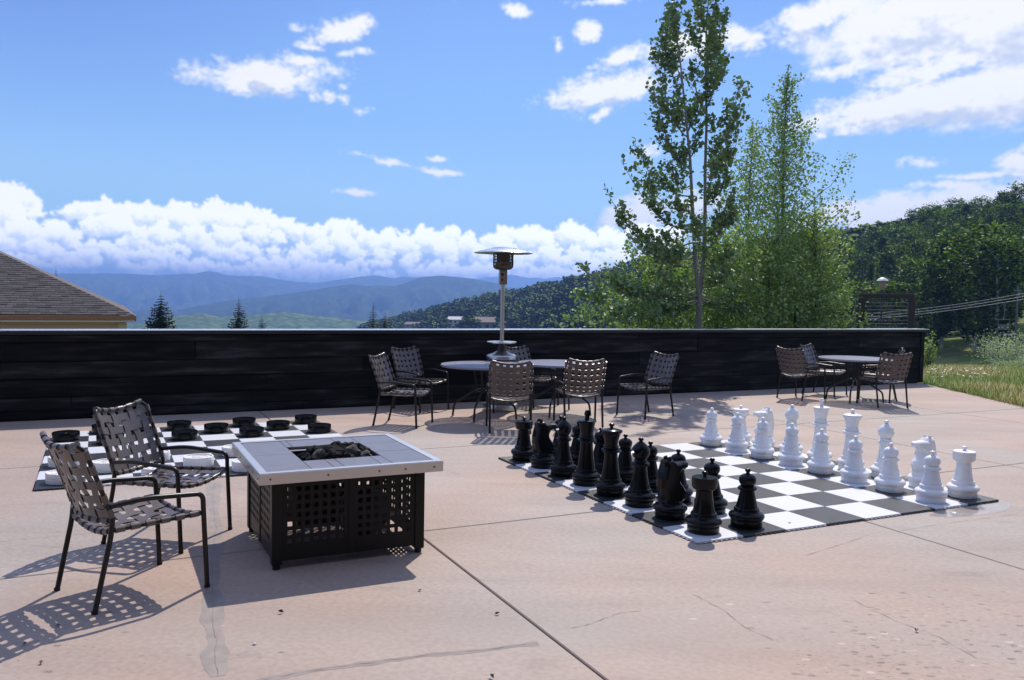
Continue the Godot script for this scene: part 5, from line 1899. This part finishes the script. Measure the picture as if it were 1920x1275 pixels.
func make_meadow() -> void:
	var r := RandomNumberGenerator.new()
	r.seed = 91
	var st := begin()
	for k in 9:
		var a := r.randf() * TAU
		var d := Vector3(cos(a), 0, sin(a))
		var side := Vector3(-d.z, 0, d.x) * 0.008
		var p := d * r.randf_range(0.0, 0.09)
		var hgt := r.randf_range(0.55, 1.0)
		var m1 := p + Vector3(0, hgt * 0.6, 0) + d * 0.06
		var tip := p + Vector3(0, hgt, 0) + d * r.randf_range(0.12, 0.3)
		var n := (Vector3.UP * 1.2 + d * 0.5).normalized()
		quad_s(st, [p - side, p + side, m1 + side, m1 - side], [n, n, n, n])
		tri(st, m1 - side, m1 + side, tip, n, n, n)
	var tuft := mesh_of(st)
	var gm := mat("grass_blades", Color.WHITE, 0.6, 0.0, 0.3)
	gm.vertex_color_use_as_albedo = true
	gm.backlight_enabled = true
	gm.backlight = Color(0.7, 0.75, 0.35)
	st = begin()
	for k in 7:
		var a := TAU * k / 7
		var d := Vector3(cos(a), 0.15, sin(a))
		var side := Vector3(-sin(a), 0, cos(a)) * 0.4
		flat(st, Vector3.ZERO, d * 0.6 + side, d * 1.0, d * 0.6 - side, Vector3.UP)
	var daisy := mesh_of(st)
	var wm := mat("petals", lin(0.75, 0.74, 0.70), 0.7)
	var patch := noise(0.22, 3, 15)
	var edge := PackedVector2Array([Vector2(-32, -11.3), edge_line[0], edge_line[1], edge_line[2], edge_line[3], edge_line[4], Vector2(-32, 8)])
	for kind in 2:
		var tr := []
		var cl := []
		var want := 46000 if kind == 0 else 300
		while tr.size() < want:
			var px := r.randf_range(1722.0, 2080.0)
			var az := atan((px - 960.0) / FOCAL)
			var rad := 12.0 * pow(66.0 / 12.0, r.randf()) if kind == 0 else r.randf_range(18.5, 23.0)
			var p := Vector3(sin(az) * rad, 0, -cos(az) * rad)
			var ab := Vector2(p.x * cos(TURN) - p.z * sin(TURN), p.x * sin(TURN) + p.z * cos(TURN))
			if ab.y < -11.2 and ab.x < 15.0: continue
			if Geometry2D.is_point_in_polygon(ab, edge): continue
			var n := patch.get_noise_2d(p.x, p.z)
			if kind == 1 and (n < -0.1 or px > 1880): continue
			p.y = land(az, rad) if rad > 17.0 else -0.16
			var track := absf(rad - 38.0 - 2.5 * sin(px * 0.01))
			if kind == 0 and track < 1.1: continue
			var lush := smooth(24.0, 38.0, rad)
			var s := r.randf_range(0.16, 0.34) * (1.0 + 0.35 * n) * (1.0 - 0.45 * lush)
			if kind == 0:
				tr.append(Transform3D(Basis(Vector3.UP, r.randf() * TAU).scaled(Vector3(1.0 + s * 2.0, 1.0, 1.0 + s * 2.0) * s), p))
				var dry := clampf(0.18 + n * 1.5 + r.randf_range(-0.3, 0.3) - lush * 0.35, 0, 1)
				cl.append(Color(0.10, 0.19, 0.035).lerp(Color(0.36, 0.30, 0.16), dry) * r.randf_range(0.7, 1.3))
			else:
				tr.append(Transform3D(Basis.from_euler(Vector3(r.randf_range(-0.5, 0.5), r.randf() * TAU, 0)).scaled(Vector3.ONE * r.randf_range(0.015, 0.024)), p + Vector3.UP * r.randf_range(0.2, 0.34)))
				cl.append(Color.WHITE)
		var mm := MultiMesh.new()
		mm.transform_format = MultiMesh.TRANSFORM_3D
		mm.use_colors = true
		mm.mesh = tuft if kind == 0 else daisy
		mm.instance_count = tr.size()
		for i in tr.size():
			mm.set_instance_transform(i, tr[i])
			mm.set_instance_color(i, cl[i])
		var o := MultiMeshInstance3D.new()
		o.name = "meadow_grass" if kind == 0 else "daisies"
		o.multimesh = mm
		o.material_override = gm if kind == 0 else wm
		add_child(o, true)
		tag(o, "long wild meadow grass, part dry, beside the terrace edge" if kind == 0 else "small white daisies scattered in the grass past the terrace corner", "grass" if kind == 0 else "flowers", "", "stuff")

# ------------------------------------------------------------------ buildings and lift
func make_left_house() -> void:
	var wood := mat("fascia_wood", lin(0.36, 0.165, 0.08), 0.6)
	wood.albedo_texture = noise_tex(0.02, 4, 33, [[0.0, Color(0.8, 0.8, 0.8)], [1.0, Color(1, 1, 1)]])
	wood.uv1_triplanar = true
	var cream := mat("soffit_cream", lin(0.55, 0.44, 0.40), 0.8)
	var stucco := mat("stucco", lin(0.55, 0.37, 0.36), 0.9)
	var shingle := mat("shingles", Color.WHITE, 0.9, 0.0, 0.3)
	shingle.vertex_color_use_as_albedo = true
	shingle.albedo_texture = noise_tex(0.06, 3, 36, [[0.0, Color(0.72, 0.72, 0.72)], [1.0, Color(1, 1, 1)]])
	tri_map(shingle, Vector3.ONE * 0.7)
	var corner := at(252, 591, 25.0)
	var house := thing("hotel_wing", Vector3(corner.x, corner.y, corner.z), TURN, "low tan building with grey brown shingled hip roof beyond the wall, left", "building")
	# local frame: origin at the eave corner; x to the left along the eave is negative, z negative goes away
	var L := 14.0
	var slope := 0.49
	var hipx := -1.0  # x per metre of depth
	var st := begin()
	var rr := RandomNumberGenerator.new()
	rr.seed = 44
	var course := 0.145
	var depth := 8.0
	var n := int(depth * sqrt(1 + slope * slope) / course)
	var run := course / sqrt(1 + slope * slope)
	var normal := Vector3(0, 1, slope).normalized()
	for i in n:
		var z0 := -i * run
		var z1 := -(i + 1.25) * run
		var right := hipx * -z0
		var x := right
		var lift := 0.016
		while x > -L:
			var w := rr.randf_range(0.16, 0.36)
			var xe := maxf(x - w, -L)
			var tone := rr.randf_range(0.72, 1.25)
			var col := Color(0.128, 0.114, 0.112) * tone
			var th := lift * rr.randf_range(0.75, 1.4)
			var a := Vector3(x, -z0 * slope, z0) + normal * th
			var b := Vector3(xe + 0.006, -z0 * slope, z0) + normal * th
			var c := Vector3(xe + 0.006, -z1 * slope, z1) + normal * 0.003
			var d := Vector3(x + hipx * (z0 - z1) * (1.0 if x == right else 0.0), -z1 * slope, z1) + normal * 0.003
			for q in [[a, b, c, d, normal], [a, b, b - normal * th, a - normal * th, Vector3(0, 0, 1)]]:
				for v in [0, 1, 2, 0, 2, 3]:
					st.set_color(col); st.set_normal(q[4]); st.add_vertex(q[v])
			x = xe
	put("shingles", mesh_of(st), shingle, house).set_meta("kind", "stuff")
	# roof body, the hidden slopes, and the fascia
	st = begin()
	var ridge := Vector3(hipx * depth, slope * depth, -depth)
	flat(st, Vector3(0, 0, 0), Vector3(-L, 0, 0), Vector3(-L, ridge.y, -depth), ridge, Vector3.UP)
	flat(st, Vector3(0, 0, 0), ridge, Vector3(ridge.x, ridge.y, -depth), Vector3(0, 0, -2 * depth), Vector3.UP)
	flat(st, Vector3(0, 0, -2 * depth), ridge, Vector3(-L, ridge.y, -depth), Vector3(-L, 0, -2 * depth), Vector3.UP)
	var shade := mat("roof_felt", lin(0.11, 0.09, 0.08), 0.95)
	put("roof", mesh_of(st), shade, house)
	st = begin()
	box(st, Vector3(-L * 0.5, -0.08, 0.03), Vector3(L + 0.06, 0.13, 0.04), 0.005)
	box(st, Vector3(0.03, -0.10, -depth), Vector3(0.04, 0.17, 2 * depth), 0.005)
	put("fascia", mesh_of(st), wood, house)
	st = begin()
	box(st, Vector3(-L * 0.5, -0.18, 0.0), Vector3(L + 0.02, 0.06, 0.05), 0.004)
	box(st, Vector3(-L * 0.5, -0.20, -0.35), Vector3(L, 0.02, 0.62))
	put("soffit", mesh_of(st), cream, house)
	st = begin()
	box(st, Vector3(-L * 0.5 - 0.12, -2.6, -depth), Vector3(L - 0.24, 4.75, 2 * depth - 0.6))
	put("wall", mesh_of(st), stucco, house)
	st = begin()
	box(st, Vector3(-0.32, -2.6, -0.262), Vector3(0.24, 4.74, 0.08), 0.006)
	put("corner_board", mesh_of(st), cream, house)

func make_far_houses() -> void:
	var roof := mat("far_roof", lin(0.20, 0.15, 0.13), 0.9)
	var wall := mat("far_wall", lin(0.33, 0.27, 0.21), 0.9)
	var pale := mat("far_pale", lin(0.55, 0.53, 0.50), 0.9)
	var glass := mat("far_window", lin(0.03, 0.035, 0.045), 0.15)
	var specs := [[916.0, 602.0, 520.0, 13.0, 3.6, 0, "reddish lodge among trees low on the wooded hill"], [774.0, 607.0, 620.0, 9.0, 2.2, 0, "brown roofed house just above the wall cap, left of the heater"], [806.0, 611.0, 600.0, 7.0, 2.0, 0, "small low brown house close right of the brown roofed house"], [856.0, 598.0, 600.0, 9.0, 2.4, 1, "pale roofed house among the trees left of the heater"], [1003.0, 551.0, 560.0, 8.0, 2.2, 1, "pale house high on the wooded hill right of the heater pole"], [1010.0, 559.0, 520.0, 8.0, 2.2, 0, "brown house below the pale one high on the wooded hill"], [1906.0, 556.0, 96.0, 7.0, 2.2, 0, "brown house half out of frame above the ski run"]]
	for s in specs:
		var p := at(s[0], s[1], s[2])
		if s[0] < 1500.0:
			var r := sight(s[0], s[1] + 6.0, 2.0)
			p = at(s[0], s[1], r * cos(atan((s[0] - 960.0) / FOCAL)))
		var W2: float = s[3]
		var H: float = s[4]
		var h := thing("hill_house", Vector3(p.x, p.y - H, p.z), 0.25, s[6], "house", "houses on the hill")
		var st := begin()
		box(st, Vector3(0, H * 0.2, 0), Vector3(W2, H * 1.4, W2 * 0.6))
		put("wall", mesh_of(st), pale if s[5] else wall, h)
		st = begin()
		var w := W2 * 0.56
		var d := W2 * 0.38
		flat(st, Vector3(-w, H * 0.9, d), Vector3(w, H * 0.9, d), Vector3(w * 0.8, H * 1.5, 0), Vector3(-w * 0.8, H * 1.5, 0), Vector3(0, 1, 1))
		flat(st, Vector3(-w, H * 0.9, -d), Vector3(w, H * 0.9, -d), Vector3(w * 0.8, H * 1.5, 0), Vector3(-w * 0.8, H * 1.5, 0), Vector3(0, 1, -1))
		for q in [-1.0, 1.0]: tri(st, Vector3(q * w, H * 0.9, d), Vector3(q * w, H * 0.9, -d), Vector3(q * w * 0.8, H * 1.5, 0), Vector3(q, 0.5, 0), Vector3(q, 0.5, 0), Vector3(q, 0.5, 0))
		put("roof", mesh_of(st), pale if s[5] == 1 and s[0] < 900 else roof, h)
		for k in 4:
			st = begin()
			box(st, Vector3(W2 * (-0.36 + 0.24 * k), H * 0.45, W2 * 0.3 + 0.03), Vector3(W2 * 0.11, H * 0.36, 0.08))
			put("window", mesh_of(st), glass, h)

func make_lift() -> void:
	var steel := mat("lift_steel", lin(0.10, 0.10, 0.11), 0.5, 0.5)
	var cable := mat("lift_cable", lin(0.42, 0.42, 0.43), 0.45, 0.5)
	var ends := [[at(1500, 603, 62.0), at(2050, 533, 46.0)], [at(1500, 606, 61.0), at(2050, 539, 45.0)], [at(1600, 590, 66.0), at(2050, 524, 52.0)]]
	var says := ["upper of the two close ski lift cables crossing the wood", "lower of the two close ski lift cables, carrying the chair", "separate higher ski lift cable crossing the dark wood"]
	for k in 3:
		var pts := PackedVector3Array()
		for i in 25:
			var t := i / 24.0
			var p: Vector3 = ends[k][0].lerp(ends[k][1], t)
			p.y -= 0.35 * sin(t * PI)
			pts.append(p)
		var mid := pts[12]
		for i in 25: pts[i] -= mid
		var st := begin()
		tube(st, pts, 0.014, -1, 6)
		var o := put("lift_cable", mesh_of(st), cable, null, mid)
		tag(o, says[k], "cable", "ski lift cables")
	# chair hanging from the lower cable
	var t := 0.0
	var hang: Vector3 = ends[1][0]
	for i in 200:
		var q: Vector3 = ends[1][0].lerp(ends[1][1], i / 200.0)
		if 960.0 + FOCAL * q.x / -q.z < 1884.0: hang = q; t = i / 200.0
	hang.y -= 0.35 * sin(t * PI)
	var c := thing("lift_chair", hang, 0.5, "empty ski lift chair hanging from the cable at the right", "ski lift chair")
	var st := begin()
	tube(st, fillet([Vector3(0, 0.05, 0), Vector3(0, -0.9, 0), Vector3(-0.1, -1.0, 0)], 0.2), 0.03, -1, 7)
	put("hanger", mesh_of(st), steel, c)
	st = begin()
	tube(st, fillet([Vector3(-0.55, -1.0, 0.0), Vector3(-0.55, -1.85, 0.0), Vector3(-0.55, -1.9, 0.5)], 0.15), 0.025, -1, 6)
	tube(st, fillet([Vector3(0.55, -1.0, 0.0), Vector3(0.55, -1.85, 0.0), Vector3(0.55, -1.9, 0.5)], 0.15), 0.025, -1, 6)
	tube(st, PackedVector3Array([Vector3(-0.55, -1.0, 0), Vector3(0.55, -1.0, 0)]), 0.025, -1, 6)
	put("frame", mesh_of(st), steel, c)
	st = begin()
	box(st, Vector3(0, -1.86, 0.25), Vector3(1.1, 0.05, 0.45), 0.01)
	put("seat", mesh_of(st), steel, c)
	st = begin()
	box(st, Vector3(0, -1.45, -0.02), Vector3(1.1, 0.3, 0.04), 0.01)
	put("backrest", mesh_of(st), steel, c)
	var p := at(1909, 537, 58.0)
	var g := land_at(p.x, p.z)
	var tower := thing("lift_tower", Vector3(p.x, g, p.z), 0.5, "thin dark ski lift tower beside the brown house", "lift tower")
	st = begin()
	tube(st, PackedVector3Array([Vector3.ZERO, Vector3(0, p.y - g, 0)]), 0.08, 0.06, 8)
	put("post", mesh_of(st), steel, tower)
	st = begin()
	box(st, Vector3(0, p.y - g - 0.3, 0), Vector3(0.9, 0.08, 0.1), 0.01)
	put("crossarm", mesh_of(st), steel, tower)
	# lamp with a pale cap on the near side of the wood
	var lp := at(1655, 522, 30.0)
	var lg := land_at(lp.x, lp.z)
	var lamp := thing("path_lamp", Vector3(lp.x, lg, lp.z), 0.0, "pale domed lamp on a post behind the taller railing panel", "lamp")
	var h := lp.y - lg
	st = begin()
	lathe(st, [Vector2(0.20, h - 0.10), Vector2(0.205, h - 0.09), Vector2(0.15, h - 0.02), Vector2(0.06, h + 0.03), Vector2(0, h + 0.04)], 20)
	put("cap", mesh_of(st), mat("lamp_cap", lin(0.55, 0.55, 0.57), 0.5), lamp)
	st = begin()
	lathe(st, [Vector2(0.04, h - 0.42), Vector2(0.10, h - 0.36), Vector2(0.12, h - 0.12), Vector2(0.04, h - 0.10)], 14)
	put("lantern", mesh_of(st), mat("lamp_glass", lin(0.30, 0.22, 0.2), 0.3), lamp)
	st = begin()
	tube(st, PackedVector3Array([Vector3.ZERO, Vector3(0, h - 0.4, 0)]), 0.045, -1, 8)
	put("post", mesh_of(st), M.black_metal, lamp)

func make_small_things() -> void:
	# puddle at the right corner of the chess mat
	var water := mat("puddle_water", Color(0.5, 0.5, 0.52, 0.12), 0.03, 0.0, 0.5)
	water.transparency = BaseMaterial3D.TRANSPARENCY_ALPHA
	var st := begin()
	var rim := []
	for q in [[1742, 966], [1778, 958], [1812, 947], [1852, 941], [1880, 940], [1897, 947], [1886, 957], [1852, 964], [1810, 969], [1768, 970]]:
		var d := ray(q[0], q[1])
		rim.append(Vector3(0, EYE, 0) + d * (EYE / -d.y))
	var c := Vector3.ZERO
	for p in rim: c += p / rim.size()
	var poly := PackedVector2Array()
	for k in rim.size():
		for q in 4:
			var t := q / 4.0
			var p0: Vector3 = rim[posmod(k - 1, rim.size())]
			var p3: Vector3 = rim[(k + 2) % rim.size()]
			var v: Vector3 = rim[k].cubic_interpolate(rim[(k + 1) % rim.size()], p0, p3, t) - c
			poly.append(Vector2(v.x, v.z))
	prism(st, poly, -0.001, 0.0012)
	tag(put("puddle", mesh_of(st), water, null, c + Vector3.UP * 0.0025), "shallow puddle on the concrete at the right corner of the chess mat", "puddle", "", "structure")
	# bits that lie on the concrete
	var leafm := mat("dry_leaf", lin(0.05, 0.035, 0.022), 0.8)
	var chip := mat("white_chip", lin(0.7, 0.69, 0.66), 0.7)
	var green := mat("green_leaf", lin(0.10, 0.14, 0.04), 0.6)
	var bits := [[108, 1175, 0, "dark dry leaf curled on the concrete by the foreground chair's shadow"], [78, 1245, 0, "dark dry leaf near the bottom left corner of the terrace"], [527, 1150, 0, "tiny dark leaf alone in front of the fire pit"], [787, 1108, 0, "small dark leaf right of the fire pit's shadow"], [932, 1153, 0, "flat dark leaf left of the long joint in the foreground"], [922, 1272, 2, "green leaf at the bottom edge of the picture beside the long joint"], [477, 1209, 1, "small white chip on the concrete in front of the fire pit"], [45, 1210, 0, "small dark leaf at the left edge of the terrace"], [1718, 1185, 0, "dark speck of leaf in the right foreground"], [1480, 985, 1, "white crumb on the near edge of the chess mat"]]
	for k in bits.size():
		var q: Array = bits[k]
		var d := ray(q[0], q[1])
		var p := Vector3(0, EYE, 0) + d * (EYE / -d.y)
		st = begin()
		var s := 0.014 if q[2] != 1 else 0.010
		var up := 0.006 + 0.004 * (k % 3)
		if q[2] == 1: rock(st, Vector3(0.010, 0.005, 0.007), 500 + k)
		else:
			for w in [-1.0, 1.0]:
				flat(st, Vector3(-s, 0.001, 0), Vector3(-s * 0.2, up, w * s * 0.6), Vector3(s * 1.1, up * 0.7, w * s * 0.2), Vector3(s * 0.2, 0.002, 0), Vector3.UP)
		var o := put("dry_leaf" if q[2] == 0 else "green_leaf" if q[2] == 2 else "white_chip", mesh_of(st), [leafm, chip, green][q[2]], null, p + Vector3.UP * (0.004 if k < 9 else 0.02), Vector3(0, k * 1.7, 0))
		tag(o, q[3], "leaf" if q[2] != 1 else "litter", "")

func make_hotel() -> void:
	# the lodge that the terrace belongs to, behind the viewer
	var siding := mat("lodge_siding", lin(0.10, 0.075, 0.055), 0.8)
	siding.albedo_texture = noise_tex(0.03, 4, 66, [[0.0, Color(0.8, 0.8, 0.8)], [1.0, Color(1, 1, 1)]])
	siding.uv1_triplanar = true
	siding.uv1_scale = Vector3(0.2, 1.5, 0.2)
	var glass := mat("lodge_glass", lin(0.02, 0.022, 0.025), 0.06)
	var trim := mat("lodge_trim", lin(0.05, 0.04, 0.035), 0.7)
	var h := thing("lodge", W(0.0, 7.2), TURN, "dark sided lodge that the terrace belongs to, behind the viewer", "building")
	var st := begin()
	box(st, Vector3(-6.0, 5.2, 4.0), Vector3(46.0, 10.6, 8.0))
	put("wall", mesh_of(st), siding, h)
	st = begin()
	box(st, Vector3(-6.0, 10.65, 3.6), Vector3(48.0, 0.3, 10.0), 0.02)
	put("roof", mesh_of(st), trim, h)
	for f in 3:
		for k in 11:
			st = begin()
			box(st, Vector3(-26.0 + k * 4.0, 1.7 + f * 3.2, -0.03), Vector3(1.9, 1.7, 0.05))
			var w := put("window", mesh_of(st), glass, h)
			st = begin()
			var c := Vector3(-26.0 + k * 4.0, 1.7 + f * 3.2, -0.05)
			for s in [-1.0, 1.0]:
				box(st, c + Vector3(s * 1.0, 0, 0), Vector3(0.1, 1.9, 0.1))
				box(st, c + Vector3(0, s * 0.9, 0), Vector3(1.9, 0.1, 0.095))
			put("frame", mesh_of(st), trim, w)

# ------------------------------------------------------------------ everything
func _ready() -> void:
	# camera
	var right := Vector3.RIGHT
	var up := Vector3(0, cos(PITCH), sin(PITCH))
	var back := Vector3(0, -sin(PITCH), cos(PITCH))
	cam_right = right
	cam_up = up
	cam_back = back
	var cam := Camera3D.new()
	cam.name = "camera"
	add_child(cam)
	cam.transform = Transform3D(Basis(right * cos(ROLL) + up * sin(ROLL), up * cos(ROLL) - right * sin(ROLL), back), Vector3(0, EYE, 0))
	cam.fov = rad_to_deg(2.0 * atan(637.5 / FOCAL))
	cam.near = 0.05
	cam.far = 30000.0
	cam.current = true
	# sky, sun, air and exposure
	var env := Environment.new()
	env.background_mode = Environment.BG_SKY
	env.sky = make_sky()
	env.background_energy_multiplier = 1.0 / 0.45
	env.tonemap_mode = Environment.TONE_MAPPER_LINEAR
	env.tonemap_exposure = 0.985
	env.sdfgi_enabled = true
	env.ssao_enabled = true
	env.ssil_enabled = true
	env.volumetric_fog_enabled = true
	env.volumetric_fog_density = 0.00035
	env.volumetric_fog_albedo = Color(0.54, 0.71, 1.0)
	env.volumetric_fog_anisotropy = 0.45
	env.volumetric_fog_length = 6700.0
	var we := WorldEnvironment.new()
	we.name = "world_environment"
	we.environment = env
	add_child(we)
	var sun := DirectionalLight3D.new()
	sun.name = "sun"
	add_child(sun)
	var el := deg_to_rad(51.0)
	var az := deg_to_rad(15.0)
	var to_sun := Vector3(sin(az) * cos(el), sin(el), -cos(az) * cos(el))
	sun.transform = Transform3D(Basis.looking_at(-to_sun, Vector3.UP), to_sun * 50.0)
	sun.light_energy = 1.55
	sun.light_color = Color(1.0, 0.965, 0.92)
	sun.light_angular_distance = 0.5
	sun.shadow_enabled = true
	# materials that several builders share
	mat("bronze", lin(0.017, 0.0135, 0.012), 0.34, 0.0, 0.4)
	mat("rubber", lin(0.01, 0.01, 0.01), 0.8)
	mat("black_metal", lin(0.02, 0.02, 0.021), 0.4, 0.0, 0.5)
	var web := mat("strap", lin(0.115, 0.092, 0.083), 0.30, 0.0, 0.5)
	web.backlight_enabled = true
	web.backlight = Color(0.045, 0.03, 0.022)
	mat("table_top", lin(0.25, 0.25, 0.30), 0.32, 0.0, 0.5)
	leaf_mat("leaf_dark", 0.6)
	leaf_mat("leaf_light", 1.0)
	var bd := mat("bark_dark", lin(0.13, 0.115, 0.09), 0.9)
	bd.uv1_triplanar = true
	mat("bark_pale", lin(0.33, 0.32, 0.28), 0.85)
	land_noise = noise(0.02, 4, 2)
	# the place
	make_land()
	make_mountains()
	make_patio()
	make_wall()
	make_fence()
	make_left_house()
	make_hotel()
	make_woods()
	traced_aspen()
	var mid := [lin(0.05, 0.095, 0.02), lin(0.065, 0.115, 0.022), lin(0.04, 0.08, 0.02), lin(0.09, 0.13, 0.025)]
	var bright := [lin(0.06, 0.12, 0.02), lin(0.085, 0.15, 0.022), lin(0.05, 0.095, 0.02), lin(0.12, 0.165, 0.025)]
	grown_aspen(1478, 122, 20.5, 3.6, 100, 12500, 0.060, mid, 301, "lighter pointed aspen right of the twin-stemmed one", M.leaf_light, -0.15, 1.0, 1.2, 1.55)
	grown_aspen(1408, 228, 22.0, 3.4, 66, 5600, 0.060, mid, 302, "slender pale aspen between the twin-stemmed and the pointed one", M.leaf_light, -0.2, 0.7, 1.2, 1.05)
	grown_aspen(1352, 436, 18.5, 1.9, 66, 9000, 0.066, bright, 303, "low bright green aspen under the twin-stemmed tree", M.leaf_light, 0.1, 0.6, 0.45)
	grown_aspen(1222, 478, 18.0, 2.0, 60, 9000, 0.07, bright, 304, "low bright aspen at the left foot of the twin-stemmed tree", M.leaf_light, 0.2, 0.6, 0.5)
	grown_aspen(1532, 392, 18.0, 1.75, 76, 10000, 0.062, bright, 305, "bushy bright aspen beside the lower railing panel", M.leaf_light, 0.0, 0.6, 0.75)
	grown_aspen(1448, 430, 18.6, 1.9, 70, 10000, 0.062, bright, 306, "short bright aspen in front of the pointed one", M.leaf_light, 0.0, 0.6, 0.45)
	make_spruces()
	make_meadow()
	bush("willow_bush", 1885, 655, 40.0, 1.5, 0.75, 3000, 0.06, [lin(0.17, 0.20, 0.13), lin(0.12, 0.15, 0.09), lin(0.22, 0.24, 0.17)], "round silvery willow bush at the right edge of the meadow", 81)
	bush("willow_bush", 1905, 700, 27.0, 0.8, 0.5, 2000, 0.05, [lin(0.11, 0.15, 0.07), lin(0.14, 0.17, 0.09)], "soft grey green bush at the right picture edge, nearer than the round one", 82)
	bush("leafy_shrub", 1737, 660, 24.0, 0.28, 0.5, 500, 0.06, [lin(0.16, 0.20, 0.03), lin(0.09, 0.15, 0.03)], "yellow green shrub right behind the end of the wall", 83)
	make_far_houses()
	make_lift()
	# the terrace's furniture and games
	make_chess()
	make_tables()
	make_heater()
	make_chairs()
	make_fire_pit()
	make_small_things()
